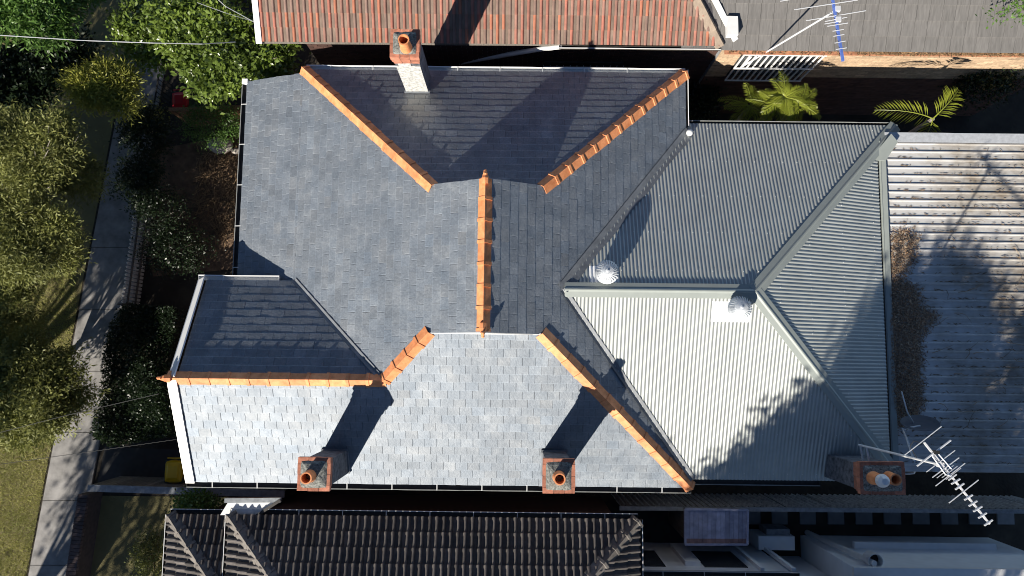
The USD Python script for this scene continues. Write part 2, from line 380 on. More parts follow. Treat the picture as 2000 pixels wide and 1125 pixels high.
house = thing('slate_house', 'grey slate roofed house with orange terracotta ridge capping, three chimneys and white barge boards', 'house')
rng = np.random.default_rng(11)
SL, SW = .188, .25
ALL = []            # (size in the photograph, slope prim, verts, faces, tint)
def slate_field(pl, poly, o, tone=(1, 1, 1), gap=.0025):
    fr = Frame(pl, o); P2 = ccw(fr.to2(poly)); pg = Polygon(P2).buffer(0)
    mm = MB(); q = fr.to3(P2[:, 0], P2[:, 1], -.012); mm.slab(q, .06, down=-fr.N)
    slope = put('roof_slope', house, mm, 'underlay')
    t0, s0, t1, s1 = pg.bounds; nrow = int((s1 - s0) / SL) + 2
    for j in range(nrow):
        a = s0 + j * SL; off = (SW / 2 if j % 2 else 0) + rng.uniform(-.012, .012)
        for i in range(int((t1 - t0) / SW) + 3):
            tl = t0 - SW + i * SW + off
            l, r = tl + gap / 2 + rng.uniform(0, .003), tl + SW - gap / 2 - rng.uniform(0, .003)
            lo = a + rng.uniform(-.004, .004); hi = a + SL + .014
            sk = rng.uniform(-.003, .003)
            c = Polygon([(l, lo + sk), (r, lo - sk), (r, hi), (l, hi)])
            if not pg.intersects(c): continue
            if not pg.contains(c): c = pg.intersection(c)
            for g in getattr(c, 'geoms', [c]):
                if g.geom_type != 'Polygon' or g.area < .0012: continue
                X = ccw(np.array(g.exterior.coords)[:-1]); n = len(X)
                th, lift, tw = .0062 + rng.uniform(-.0015, .002), rng.uniform(0, .0016), rng.uniform(-.0018, .0018)
                h = lift + th * (1 - (X[:, 1] - a) / (SL + .014)) + tw * (X[:, 0] - tl - SW / 2) / SW
                Xi = Polygon(X).buffer(-.0028, join_style=2)
                Xi = ccw(np.array(Xi.exterior.coords)[:-1]) if Xi.geom_type == 'Polygon' and not Xi.is_empty else X[:0]
                top = fr.to3(X[:, 0], X[:, 1], h)
                if len(Xi) == n:                      # dressed edges: a narrow paler chamfer round each slate
                    Xi = Xi + np.c_[np.zeros(n), np.where(np.abs(Xi[:, 1] - a) < .02, .006, 0)]
                    Xi = np.roll(Xi, -np.argmin(np.linalg.norm(Xi - X[0], axis=1)), 0)
                    hi_ = lift + th * (1 - (Xi[:, 1] - a) / (SL + .014)) + tw * (Xi[:, 0] - tl - SW / 2) / SW
                    rings = [fr.to3(Xi[:, 0], Xi[:, 1], hi_), fr.to3(X[:, 0], X[:, 1], h - .002), fr.to3(X[:, 0], X[:, 1], h - .002), fr.to3(X[:, 0], X[:, 1], -.011)]
                    f = [tuple(x) for x in tri2d(Xi)]; o1 = n; V4 = [rings[0], rings[0], rings[1], rings[2], rings[3]]
                    for k in range(n):
                        k2 = (k + 1) % n
                        for (p_, q_) in ((n, 2 * n), (3 * n, 4 * n)): f += [(k + q_, k2 + q_, k2 + p_), (k + q_, k2 + p_, k + p_)]
                    VV = np.vstack(V4); edge = np.r_[np.ones(n), np.full(4 * n, 1.3)]
                else:
                    bot = fr.to3(X[:, 0], X[:, 1], -.011); f = [tuple(x) for x in tri2d(X)]
                    for k in range(n):
                        k2 = (k + 1) % n; f += [(k + n, k2 + n, k2), (k + n, k2, k)]
                    VV = np.vstack([top, bot]); edge = np.ones(2 * n)
                b = rng.normal(1, .042); w = rng.normal(0, .014)
                if pl is PC:
                    cc = fr.to3(X[:, 0].mean(), X[:, 1].mean()); st_ = max(0, 1 - ((cc[0] + 2.1) / .55) ** 2 - ((cc[1] - 5.35) / .6) ** 2)
                    b *= 1 + .12 * st_; w += .16 * st_
                if rng.random() < .04: b *= rng.uniform(.86, 1.14)
                tint = np.array(tone) * b * np.array([1 + w, 1, 1 - w])
                ALL.append((parr(top), slope, VV, np.array(f), edge[:, None] * tint))
    return slope
slate_field(PA, polyA, (XBK, 0)); slate_field(PA2, polyA2, (XV, 0)); slate_field(PB, polyB, (XBE, 0))
slate_field(PC, polyC, (0, YCE)); slate_field(PE, polyE, (0, YEE)); slate_field(PD, polyD, (0, yD(ZE)))
order = sorted(range(len(ALL)), key=lambda i: -ALL[i][0])
for i in order[:300]:
    _, sl, v, f, t = ALL[i]; mm = MB(); mm.add(v, f, t); put('slate', sl, mm, 'slate', tint=t)
mm = MB()
for i in order[300:]: mm.add(*ALL[i][2:])
put('slates', house, mm, 'slate', tint=np.vstack(mm.t), kind='stuff')

# ridge and hip tiles
def arms(d, nA, nB):
    aA = np.cross(d, nA); aB = np.cross(d, nB)
    if aA[2] > 0: aA = -aA
    if aB[2] > 0: aB = -aB
    return aA, aB
def ridge_section(d, nA, nB, w, rise, sc):
    aA, aB = arms(d, nA, nB); up = unit(np.asarray(nA) + nB); up = unit(up - d * np.dot(up, d))
    o = [aA * w + nA * (.014 + sc), aA * w * .12 + up * (.052 + rise + sc), up * (.062 + rise + sc), aB * w * .12 + up * (.052 + rise + sc), aB * w + nB * (.014 + sc)]
    i = [x - (nA if k < 2 else (up if k == 2 else nB)) * .016 for k, x in enumerate(o)]
    return np.array(o + i[::-1])
def loft(mm, secs, tint=None):
    n = len(secs[0]); V = np.vstack(secs); f = []
    for i in range(len(secs) - 1):
        for k in range(n):
            f.append((i * n + k, (i + 1) * n + k, (i + 1) * n + (k + 1) % n, i * n + (k + 1) % n))
    h = n // 2
    for o, rev in ((0, 0), ((len(secs) - 1) * n, 1)):
        for k in range(h - 1):
            q = (o + k, o + k + 1, o + n - 2 - k, o + n - 1 - k); f.append(q if not rev else q[::-1])
    mm.add(V, f, tint)
def ridge_run(p0, p1, nA, nB, w=.138, rise=.016, L=.40, collar=True, parent=house, matname='terracotta', tone=None):
    p0, p1 = np.asarray(p0, float), np.asarray(p1, float); d = unit(p1 - p0); D = np.linalg.norm(p1 - p0); n = max(1, round(D / L)); L = D / n
    for k in range(n):
        b = p0 + d * k * L; jit = rng.uniform(-.004, .004)
        st = [(0, .018), (.06, .018), (.066, .0), (L + (.03 if k < n - 1 else 0), -.004)] if collar else [(0, .004), (L + (.02 if k < n - 1 else 0), -.004)]
        mm = MB(); t = np.array([1, 1, 1.0]) * rng.normal(1, .085) if tone is None else np.array(tone) * rng.normal(1, .12)
        wv = rng.uniform(-.008, .008)
        loft(mm, [b + d * x + ridge_section(d, nA, nB, w * (1 + 2.0 * max(sc, 0)) + wv, rise, sc + jit) for x, sc in st], t)
        put('ridge_tile', parent, mm, matname, tint=np.tile(t, (mm.n, 1)))
nrm = lambda pl: unit([-pl[1], -pl[2], 1.0])
NA, NB, NC, NE, ND = map(nrm, (PA, PB, PC, PE, PD))
ridge_run((XR, YS + .02, ZR), (XR, YN - .01, ZR), NA, NB)
ridge_run((XBK, YCE, ZE), (xA(ZG), yC(ZG), ZG), NA, NC)
ridge_run((XBE, YCE, ZE), (xB(ZG), yC(ZG), ZG), NB, NC)
ridge_run((XBE, YEE, ZE), (xB(ZG), yE(ZG), ZG), NB, NE)
ridge_run((XJ + .02, YW, ZW), (xA(ZG), yE(ZG), ZG), NA, NE)
ridge_run((XG - .02, YW, ZW), (XJ + .06, YW, ZW), ND, NE)
def finial(p, d, big=1.0):
    mm = MB(); p = np.asarray(p, float); d = unit(d)
    pts = [p - d * .10 + np.array([0, 0, .05]), p + np.array([0, 0, .075]) , p + d * .06 + np.array([0, 0, .10 * big]), p + d * .10 + np.array([0, 0, .16 * big]), p + d * .06 + np.array([0, 0, .20 * big])]
    mm.tube(pts, [.075, .07, .05, .035, .02], 8)
    s = trimesh.creation.icosphere(1, .035); s.apply_translation(p + d * .13 + np.array([0, 0, .08])); mm.tm(s)
    put('finial', house, mm, 'terracotta')
finial((XR, YS + .06, ZR), (0, -1, 0), 1.0); finial((XR, YN - .02, ZR), (0, 1, 0), .7); finial((XG - .03, YW, ZW), (-1, 0, 0), .6)

# gablets, walls, barges, valleys, gutters
for (y, sgn, nm) in ((YN - .05, 1, 'n'), (YS + .03, -1, 's')):
    mm = MB(); zb = ZG - .03
    tri = [(xA(ZG), y, zb), (xB(ZG), y, zb), (XR, y, ZR - .08)]
    tri = tri if sgn < 0 else tri[::-1]
    mm.slab(np.array(tri), .03, down=(0, -sgn, 0)); put('gablet', house, mm, 'white_paint')
    mm = MB()
    for xe, nn in ((xA(ZG), NA), (xB(ZG), NB)):
        mm.bar((xe, y + sgn * .032, ZG - .11), (XR, y + sgn * .032, ZR - .11), .022, .10)
    put('gablet_barge', house, mm, 'white_paint')
mm = MB(); mm.bar((xA(ZG), yE(ZG) - .03, ZG + .015), (xB(ZG), yE(ZG) - .03, ZG + .015), .026, .02); put('apron_flashing', house, mm, 'white_paint')
for (ye, nn, pl) in ((yD(ZE), ND, PD), (YEE, NE, PE)):
    mm = MB(); y1 = YW
    zf = lambda y: pl[0] + pl[2] * y
    a, b = np.array([XG + .075, ye, zf(ye)]), np.array([XG + .075, y1, zf(y1)])
    bu = unit(nn + np.array([-.70, 0, 0])) if nn is ND else nn
    mm.bar(a + nn * .034, b + nn * .034, .19, .03, up=bu); mm.bar(a + nn * -.1 - np.array([.08, 0, 0]), b + nn * -.1 - np.array([.08, 0, 0]), .025, .2, up=nn)
    put('barge_board', house, mm, 'white_paint')
def strip(parent, name, p0, p1, nA, nB, w, matname, lift=.03, wob=0):
    p0, p1 = np.asarray(p0, float), np.asarray(p1, float); d = unit(p1 - p0); n = 14
    aA, aB = np.cross(d, nA), np.cross(d, nB)
    if np.dot(aA, aB) > 0: aB = -aB
    if aA[2] < 0: aA = -aA
    if aB[2] < 0: aB = -aB
    secs = []
    for k in range(n):
        p = p0 + (p1 - p0) * k / (n - 1); x = 1 + wob * math.sin(k * 1.7) ; lf = lift
        o = [p + aA * w * x + nA * lf, p + (nA + nB) * .5 * lf * .6, p + aB * w + nB * lf]
        secs.append(np.array(o + [q - np.array([0, 0, .008]) for q in o[::-1]]))
    mm = MB(); loft(mm, secs)
    v, f = mm.arrays(); return put(name, parent, (v, f), matname)
strip(house, 'valley', (XJ, YW, ZW), (XBK, yD(ZE), ZE), NA, ND, .07, 'lead', .024)
def gutter(p0, p1, out, parent=house, w=.10, dpt=.085, body='dark_gutter', lip='gutter_lip', straps=True, lw=.014):
    p0, p1, out = np.asarray(p0, float), np.asarray(p1, float), unit(out); dz = np.array([0, 0, 1.0]); d = unit(p1 - p0)
    prof = [(-.01, -.01), (-.01, -dpt), (w, -dpt), (w, -.012), (w - .006, -.012), (w - .006, -dpt + .006), (-.004, -dpt + .006), (-.004, -.01)]
    secs = [np.array([p + out * a + dz * b for a, b in prof]) for p in (p0, p1)]
    n = len(prof); V = np.vstack(secs); f = [(k, k + n, (k + 1) % n + n, (k + 1) % n) for k in range(n)]
    mm = MB(); mm.add(V, f)
    for e in (0, 1):
        q = (p0, p1)[e]; mm.bar(q + out * (w / 2 - .004) - dz * (dpt / 2), q + out * (w / 2 - .004) - dz * (dpt / 2) + d * .004 * (1 - 2 * e), w, dpt)
    gt = put('gutter', parent, mm, body)
    mm = MB(); mm.bar(p0 + out * (w + .002) - dz * .008, p1 + out * (w + .002) - dz * .008, lw, .02); put('gutter_lip', gt, mm, lip)
    if straps:
        L = np.linalg.norm(p1 - p0)
        for k in range(1, int(L / .95) + 1):
            mm = MB(); q = p0 + d * (k * .95 - .4); mm.bar(q - out * .03 + dz * .022, q + out * (w + .005) + dz * .004, .016, .005); put('gutter_strap', gt, mm, 'offwhite_metal')
    return gt
e0 = ZE - .01
gutter((XG - .02, YEE - .01, e0), (XBE, YEE - .01, e0), (0, -1, 0))
gutter((XBK + .05, YCE + .01, e0), (XBE, YCE + .01, e0), (0, 1, 0), lip='white_paint', body='offwhite_metal', lw=.022, w=.085)
gutter((XG - .02, yD(ZE) + .01, e0), (XBK - .35, yD(ZE) + .01, e0), (0, 1, 0), lip='white_paint', body='offwhite_metal', lw=.024, w=.085)
ZV = PA2[0] + PA2[1] * XV
gutter((XV - .01, YRAKE, ZV - .01), (XV - .01, yD(ZE) - .2, ZV - .01), (-1, 0, 0))
gutter((XBE + .01, YCE + .08, e0), (XBE + .01, yFz(ZE) + .2, e0), (1, 0, 0), lip='white_paint', body='dark_gutter', lw=.016, w=.05, straps=False)
mm = MB(); mm.box((XV - .11, YRAKE - .06, ZV - .12), (XV + .02, YRAKE + .05, ZV + .03)); put('gutter_end_box', house, mm, 'white_paint')
def wall(parent, poly, z0, z1, matname, name='wall', t=.22):
    for (a, b) in zip(poly, poly[1:] + poly[:1]):
        a3, b3 = np.array([*a, 0]), np.array([*b, 0]); d = unit(b3 - a3)
        mm = MB(); mm.bar(a3 + d * t / 2 + [0, 0, (z0 + z1) / 2], b3 + d * t / 2 + [0, 0, (z0 + z1) / 2], t, z1 - z0); put(name, parent, mm, matname)
wall(house, [(XBK + .35, YEE + .45), (XBE - .25, YEE + .45), (XBE - .25, YCE - .4), (XBK + .35, YCE - .4)], -.05, ZE - .22, 'brick_brown')
wall(house, [(XG + .4, YEE + .44), (XBK + .3, YEE + .44), (XBK + .3, yD(ZE) - .4), (XG + .4, yD(ZE) - .4)], -.05, ZE - .25, 'brick_brown', t=.2)
for y in (YRAKE - .3, (YRAKE + yD(ZE)) / 2, yD(ZE) + .5):
    mm = MB(); mm.box((XV + .12, y - .05, -.02), (XV + .22, y + .05, ZV - .08)); put('verandah_post', house, mm, 'white_paint')
for (x0, y0, x1, y1) in ((XBK + .1, YEE + .03, XBE - .03, YCE - .03), (XG + .1, YEE + .03, XBK + .1, yD(ZE) - .03)):
    mm = MB(); mm.box((x0, y0, ZE - .2), (x1, y1, ZE - .17)); put('eave_lining', house, mm, 'white_paint')
# gable triangle of the front wing
mm = MB(); mm.slab(np.array([(XG + .3, YEE + .3, ZE - .1), (XG + .3, YW, ZW - .15), (XG + .3, yD(ZE) - .3, ZE - .1)]), .1, down=(1, 0, 0)); put('gable_wall', house, mm, 'white_paint')

# chimneys
def chimney(parent, x0, x1, y0, y1, zb, zt, over, pots, body='old_render', faces=None):
    """shaft x0..x1, y0..y1; zb lowest base, zt top of the brick cap"""
    mm = MB(); mm.box((x0, y0, zb), (x1, y1, zt - .36)); ch = put('chimney', parent, mm, body)
    r2 = np.random.default_rng(int(abs(x0 * 100)) + 3)
    def course(z, h, o, nm='brick'):
        a0, a1, b0, b1 = x0 - o, x1 + o, y0 - o, y1 + o; w = .105
        def run(p, q, along):
            L = q - p; n = max(2, round(L / .2)); return [(p + L * k / n, p + L * (k + 1) / n) for k in range(n)]
        for (p, q) in run(a0, a1, 0):
            for (c, d_) in ((b0, b0 + w), (b1 - w, b1)):
                m_ = MB(); j = r2.uniform(-.004, .004, 3); t = np.array([1, 1, 1]) * r2.normal(1, .15)
                m_.box((p + .004, c + j[0], z + .003), (q - .004, d_ + j[1], z + h + j[2])); put(nm, ch, m_, 'brick_red', tint=np.tile(t, (8, 1)))
        for (p, q) in run(b0 + w, b1 - w, 1):
            for (c, d_) in ((a0, a0 + w), (a1 - w, a1)):
                m_ = MB(); j = r2.uniform(-.004, .004, 3); t = np.array([1, 1, 1]) * r2.normal(1, .15)
                m_.box((c + j[0], p + .004, z + .003), (d_ + j[1], q - .004, z + h + j[2])); put(nm, ch, m_, 'brick_red', tint=np.tile(t, (8, 1)))
        m_ = MB(); m_.box((a0 + .008, b0 + .008, z), (a1 - .008, b1 - .008, z + h - .006)); put('mortar_bed', ch, m_, 'lichen_mortar')
    course(zt - .36, .115, .012); course(zt - .243, .115, .03); course(zt - .125, .12, over)
    o = over - .06
    m_ = MB(); N = 24; zz = zt - .004
    a, b = (x1 - x0) / 2 + o, (y1 - y0) / 2 + o; cx, cy = (x0 + x1) / 2, (y0 + y1) / 2
    ring = lambda s, z: [(cx + s * a * c_, cy + s * b * s_, z + r2.uniform(-.006, .006)) for c_, s_ in [(max(-1, min(1, 1.35 * math.cos(2 * math.pi * k / N))), max(-1, min(1, 1.35 * math.sin(2 * math.pi * k / N)))) for k in range(N)]]
    V = ring(1, zz) + ring(.8, zz + .03) + ring(.5, zz + .055) + [(cx, cy, zz + .06)]
    f = [(i * N + k, i * N + (k + 1) % N, (i + 1) * N + (k + 1) % N, (i + 1) * N + k) for i in range(2) for k in range(N)]
    m_.add(V, f); m_.add(V, [(2 * N + k, 2 * N + (k + 1) % N, 3 * N) for k in range(N)])
    put('flaunching', ch, m_, 'lichen_mortar')
    for (px, py, r, hgt, cap) in pots:
        m_ = MB(); z = zt + .02
        m_.lathe([(r * 1.28, z), (r * 1.2, z + .06), (r * 1.05, z + hgt * .7), (r * 1.02, z + hgt - .05), (r * 1.12, z + hgt - .04), (r * 1.12, z + hgt), (r * .88, z + hgt), (r * .86, z + hgt - .12), (r * .84, z + .02)], (px, py, 0), 24)
        put('chimney_pot', ch, m_, 'terracotta')
        m_ = MB(); m_.lathe([(r * .86, z + .03), (.001, z + .03)], (px, py, 0), 16); put('flue', ch, m_, 'black')
        if cap:
            m_ = MB(); m_.lathe([(r * 1.15, z + hgt + .02), (r * 1.25, z + hgt + .05), (r * 1.1, z + hgt + .12), (r * .6, z + hgt + .17), (.001, z + hgt + .18)], (px, py, 0), 18); m_.lathe([(r * .95, z + hgt - .03), (r * .95, z + hgt + .03)], (px, py, 0), 18)
            put('cowl', ch, m_, 'galv_bright')
    return ch
zc = Z0 - 13.41
ch1 = chimney(house, -3.92, -3.43, -2.38, -1.89, ZE - .1, zc, .06, [(at(598, 934, zc + .3)[0], at(598, 934, zc + .3)[1], .095, .3, False)])
ch2 = chimney(house, .62, 1.10, -2.37, -1.86, ZE - .1, zc, .06, [(at(1093, 936, zc + .3)[0], at(1093, 936, zc + .3)[1], .095, .3, False)])
zt = Z0 - 13.12
ch3 = chimney(house, -2.41, -1.92, 5.815, 6.30, ZE - .1, zt, .04, [(at(788, 77, zt + .38)[0], at(788, 77, zt + .38)[1], .095, .36, False)])
mm = MB(); mm.box((-2.405, 5.806, ZE), (-1.925, 5.818, zt - .5)); mm.box((-2.35, 5.803, zt - .5), (-2.1, 5.818, zt - .36)); put('cement_face', ch3, mm, 'cement_render')
mm = MB(); mm.bar((-2.44, 5.80, PC[0] + PC[2] * 5.80 + .05), (-1.89, 5.80, PC[0] + PC[2] * 5.80 + .05), .05, .03); put('apron_flashing', ch3, mm, 'lead')
for ch, (xa, xb, ya, yb) in ((ch1, (-3.92, -3.43, -2.38, -1.89)), (ch2, (.62, 1.10, -2.37, -1.86))):
    mm = MB(); zf = lambda y: PE[0] + PE[2] * y + .035
    for x in (xa - .015, xb + .015): mm.bar((x, ya, zf(ya)), (x, yb, zf(yb)), .03, .07)
    mm.bar((xa - .03, yb + .015, zf(yb)), (xb + .03, yb + .015, zf(yb)), .03, .07); put('flashing', ch, mm, 'lead')

# ================================================================== corrugated extension
ext = thing('rear_extension', 'pale grey green corrugated metal hip roof with two spinning vents and a double pot chimney', 'house')
def corrugated(pl, poly, o, pitch=.0762, amp=.0079, name='corrugated_slope', per=10):
    fr = Frame(pl, o); P = Polygon(ccw(fr.to2(poly))); t0, s0, t1, s1 = P.bounds
    ts = np.arange(t0 + .002, t1 - .002, pitch / per); V = []; 
    for t in ts:
        g = P.intersection(LineString([(t, s0 - 1), (t, s1 + 1)]))
        if g.is_empty: lo = hi = s0
        else: _, lo, _, hi = g.bounds
        h = amp * math.cos(2 * math.pi * t / pitch)
        V += [(t, lo, h), (t, hi, h)]
    V = np.array(V); W = fr.to3(V[:, 0], V[:, 1], V[:, 2] + .014); n = len(ts)
    f = [(2 * i, 2 * i + 2, 2 * i + 3, 2 * i + 1) for i in range(n - 1)]
    mm = MB(); mm.add(W, f); sl = put(name, ext, mm, 'corrugated_paint', smooth=True)
    mm = MB(); P2 = ccw(fr.to2(poly)); mm.slab(fr.to3(P2[:, 0], P2[:, 1], -.012), .04, down=-fr.N); put('roof_deck', sl, mm, 'timber_grey', tint=None)
    return fr
polyF = [(XML, YMR), (XMR, YMR), (XMR + (YFE - YMR) * PF[2] / PH[1], YFE), (XBE + .07, YFE), (XBE + .02, yFz(ZE))]
yH = lambda x, pl: (PH[0] + PH[1] * x - pl[0]) / pl[2]
polyH = [(XMR, YMR), (XHE, yH(XHE, PF)), (XHE, yH(XHE, PG))]
polyG = [(XML, YMR), (XBE, yGz(ZE)), (8.24, yGz(ZE)), (XHE + .1, yH(XHE + .1, PG)), (XMR, YMR)]
FRF = corrugated(PF, polyF, (0, YFE)); FRG = corrugated(PG, polyG, (0, yGz(ZE))); FRH = corrugated(PH, polyH, (XHE, 0))
NF, NG, NH = map(nrm, (PF, PG, PH))
def capping(p0, p1, nA, nB, w=.15):
    p0, p1 = np.asarray(p0, float), np.asarray(p1, float); d = unit(p1 - p0); aA, aB = arms(d, nA, nB); up = unit(nA + nB)
    def sec(p):
        o = [aA * w + nA * .018, aA * (w - .005) + nA * .033, aA * .035 + nA * .033, up * .05 + aA * .012, up * .05 + aB * .012, aB * .035 + nB * .033, aB * (w - .005) + nB * .033, aB * w + nB * .018]
        i = [aB * (w - .008) + nB * .010, aB * .03 + nB * .023, up * .02, up * .019, up * .018, aA * .03 + nA * .022, aA * (w - .01) + nA * .02, aA * (w - .008) + nA * .01]
        return p + np.array(o + i)
    mm = MB(); loft(mm, [sec(p0), sec(p1)]); put('roof_capping', ext, mm, 'capping_paint')
capping((XML + .05, YMR, ZMR + .012), (XMR, YMR, ZMR + .012), NF, NG)
capping((XMR, YMR, ZMR + .016), (XMR + (YFE - YMR) * PF[2] / PH[1], YFE, PF[0] + PF[2] * YFE + .012), NF, NH, .145)
capping((XMR, YMR, ZMR + .020), (8.0, yH(8.0, PG), PH[0] + PH[1] * 8.0 + .012), NG, NH, .145)
strip(ext, 'valley_flashing', (XML, YMR, ZMR), (XBE + .06, yFz(ZE) + .06, ZE - .03), NF, NB, .13, 'lead', .034, .12)
strip(ext, 'valley_flashing', (XML, YMR, ZMR), (XBE + .02, yGz(ZE), ZE), NG, NB, .075, 'lead', .033, .05)
gutter((XBE + .02, YFE + .01, PF[0] + PF[2] * YFE), (8.45, YFE + .01, PF[0] + PF[2] * YFE), (0, 1, 0), parent=ext, body='dark_gutter', straps=False, w=.06)
gutter((XBE + .05, yGz(ZE) - .01, e0), (6.5, yGz(ZE) - .01, e0), (0, -1, 0), parent=ext, straps=False)
mm = MB(); s = trimesh.creation.icosphere(2, .075); s.apply_translation(at(1347, 259, ZE + .1)); mm.tm(s); mm.lathe([(.05, -.12), (.05, 0)], at(1347, 259, ZE + .1), 12); put('vent_cap', ext, mm, 'offwhite_metal', smooth=True)
wall(ext, [(XBE - .2, yGz(ZE) + .35), (8.2, yGz(ZE) + .35), (8.2, YFE - .35), (XBE - .2, YFE - .35)], -.05, ZE - .3, 'white_render')
def screws(fr, pl, poly, rows, parent=ext):
    P = Polygon(ccw(fr.to2(poly))).buffer(-.12); t0, s0, t1, s1 = P.bounds; mm = MB()
    for s_ in rows:
        for k in range(math.ceil(t0 / .0762), int(t1 / .0762) + 1):
            if k % 4: continue
            t = k * .0762
            if not P.contains(PT(t, s_)): continue
            c = fr.to3(t, s_, .0225); mm.lathe([(.009, 0), (.008, .004), (.004, .007), (.001, .007)], c, 6)
    put('roof_screws', parent, mm, 'offwhite_metal', kind='stuff')
screws(FRF, PF, polyF, (.15, 1.05, 1.95, 2.85, 3.75)); screws(FRG, PG, polyG, (.15, 1.05, 1.95, 2.85, 3.7)); screws(FRH, PH, polyH, (.2, 1.1, 2.0, 2.8))
# whirling roof ventilators
def turbine(u, v, fr, pl, flash):
    c = on(u, v, pl); c2 = fr.to2([c[:2]])[0]; base = fr.to3(c2[0], c2[1], .02)
    mm = MB(); R_ = .215; h0 = .10
    for k in range(26):
        a0 = 2 * math.pi * k / 26; pts = []
        for j in range(7):
            q = j / 6; ph = math.radians(-38 + 118 * q); rr = R_ * math.cos(ph) if q < 1 else R_ * .16
            zz = h0 + .13 + R_ * .72 * math.sin(ph); aa = a0 + .55 * math.sin(q * math.pi * .9)
            wv = .8 * (2 * math.pi / 26) ; pts.append((rr, aa, zz, wv))
        V = []
        for rr, aa, zz, wv in pts:
            V += [(rr * math.cos(aa), rr * math.sin(aa), zz), ((rr * 1.07 + .012) * math.cos(aa + wv), (rr * 1.07 + .012) * math.sin(aa + wv), zz + .004)]
        mm.add(np.array(V) + base, [(2 * j, 2 * j + 1, 2 * j + 3, 2 * j + 2) for j in range(6)])
    tv = put('roof_ventilator', ext, mm, 'galv_bright')
    mm = MB(); mm.lathe([(.155, -.12), (.155, h0), (.19, h0 + .01)], base, 24); put('throat', tv, mm, 'galv')
    mm = MB(); mm.lathe([(R_ * .62, h0 + .13 + R_ * .56), (R_ * .4, h0 + .13 + R_ * .66), (.02, h0 + .13 + R_ * .72), (.018, h0 + .15 + R_ * .74), (.001, h0 + .15 + R_ * .74)], base, 24); put('crown_plate', tv, mm, 'galv_bright')
    mm = MB(); mm.lathe([(R_ * .74, h0 + .02), (R_ * .93, h0 + .10), (R_ * .92, h0 + .15), (R_ * .80, h0 + .20), (R_ * .55, h0 + .255)], base, 24); put('core', tv, mm, 'galv')
    (t0, s0, t1, s1) = flash; ts = np.arange(c2[0] + t0, c2[0] + t1, .0762 / 8); V = []
    for t in ts:
        h = .012 + .0079 * math.cos(2 * math.pi * t / .0762) + .006; V += [(t, c2[1] + s0, h), (t, c2[1] + s1, h)]
    V = np.array(V); W = fr.to3(V[:, 0], V[:, 1], V[:, 2]); mm = MB(); mm.add(W, [(2 * i, 2 * i + 2, 2 * i + 3, 2 * i + 1) for i in range(len(ts) - 1)])
    put('base_flashing', tv, mm, 'flashing_white', smooth=True)
def flashpix(fr, pl, c, pix):
    c2 = fr.to2([on(*c, pl)[:2]])[0]; q = fr.to2([on(*p, pl)[:2] for p in pix]) - c2
    return (q[:, 0].min(), q[:, 1].min(), q[:, 0].max(), q[:, 1].max())
turbine(1182, 535, FRF, PF, flashpix(FRF, PF, (1182, 535), [(1150, 520), (1208, 553)]))
turbine(1437, 603, FRG, PG, flashpix(FRG, PG, (1437, 603), [(1391, 588), (1464, 629)]))
# the double chimney
zc4 = Z0 - 13.62
pA, pB = at(1720, 938, zc4 + .3), at(1749, 937, zc4 + .3)
q0, q1 = at(1681, 966, zc4), at(1767, 903, zc4)
ch4 = chimney(ext, q0[0] + .06, q1[0] - .06, q0[1] + .06, q1[1] - .06, ZE - .6, zc4, .06, [(pA[0], pA[1], .10, .28, True), (pB[0], pB[1], .095, .3, False)])

# ================================================================== patio roof, with its litter
ZP = Z0 - 15.33
patio = thing('patio_roof', 'weathered galvanised ribbed metal patio roof with brown stains and fallen leaves at its edge', 'roof')
xp0, xp1 = at(1737, 500, ZP)[0], at(2060, 500, ZP)[0]
yp0, yp1 = at(1850, 922, ZP)[1], at(1850, 279, ZP)[1]
RIB = .182; nr = int((yp1 - yp0) / RIB); RIB = (yp1 - yp0) / nr
def rib_profile(k0, k1):
    P = []
    for k in range(k0, k1):
        y = yp0 + k * RIB
        P += [(y, 0), (y + .006, .004), (y + RIB - .052, .004), (y + RIB - .040, .031), (y + RIB - .018, .031), (y + RIB - .004, 0)]
    P.append((yp0 + k1 * RIB, 0)); return P
for k in range(0, nr, 4):
    k1 = min(nr, k + 4); P = rib_profile(k, k1); V = []
    lift = .0015 * (k // 4 % 2)
    for (y, h) in P: V += [(xp0, y, ZP + h + lift), (xp1 + 1.5, y, ZP + h - .03 + lift)]
    mm = MB(); n = len(P); mm.add(V, [(2 * i, 2 * i + 1, 2 * i + 3, 2 * i + 2) for i in range(n - 1)])
    V2 = [(a, b, c - .02) for a, b, c in V]; mm.add(V2, [(2 * i, 2 * i + 2, 2 * i + 3, 2 * i + 1) for i in range(n - 1)])
    put('roof_sheet', patio, mm, 'patio_metal')
mm = MB(); y2 = at(1850, 262, ZP)[1]; mm.bar((xp0, (yp1 + y2) / 2 + .01, ZP + .025), (xp1 + 1.5, (yp1 + y2) / 2 + .01, ZP - .005), y2 - yp1 + .02, .012); put('edge_capping', patio, mm, 'galv')
mm = MB(); xs = at(1731, 500, ZP + .08)[0]; mm.bar((xs, yH(XHE, PG) - .1, ZP + .085), (xs, at(1731, 306, ZP + .08)[1], ZP + .085), .15, .02); mm.bar((xs - .05, yH(XHE, PG) - .1, ZP + .05), (xs - .05, y2 - .2, ZP + .05), .012, .12); put('box_gutter_edge', patio, mm, 'capping_paint')
mm = MB(); a_, b_ = at(1745, 275, ZP + .06), at(1715, 300, ZP + .06); mm.slab(np.array([at(1741, 261, ZP + .14), at(1698, 312, ZP + .14), at(1730, 314, ZP + .14), at(1754, 277, ZP + .14)]), .03); put('corner_flashing', patio, mm, 'capping_paint')
for y in np.linspace(yp0 + .2, yp1 - .2, 4):
    mm = MB(); mm.box((xp1 + 1.2, y - .05, -.02), (xp1 + 1.3, y + .05, ZP - .07)); put('post', patio, mm, 'white_paint')
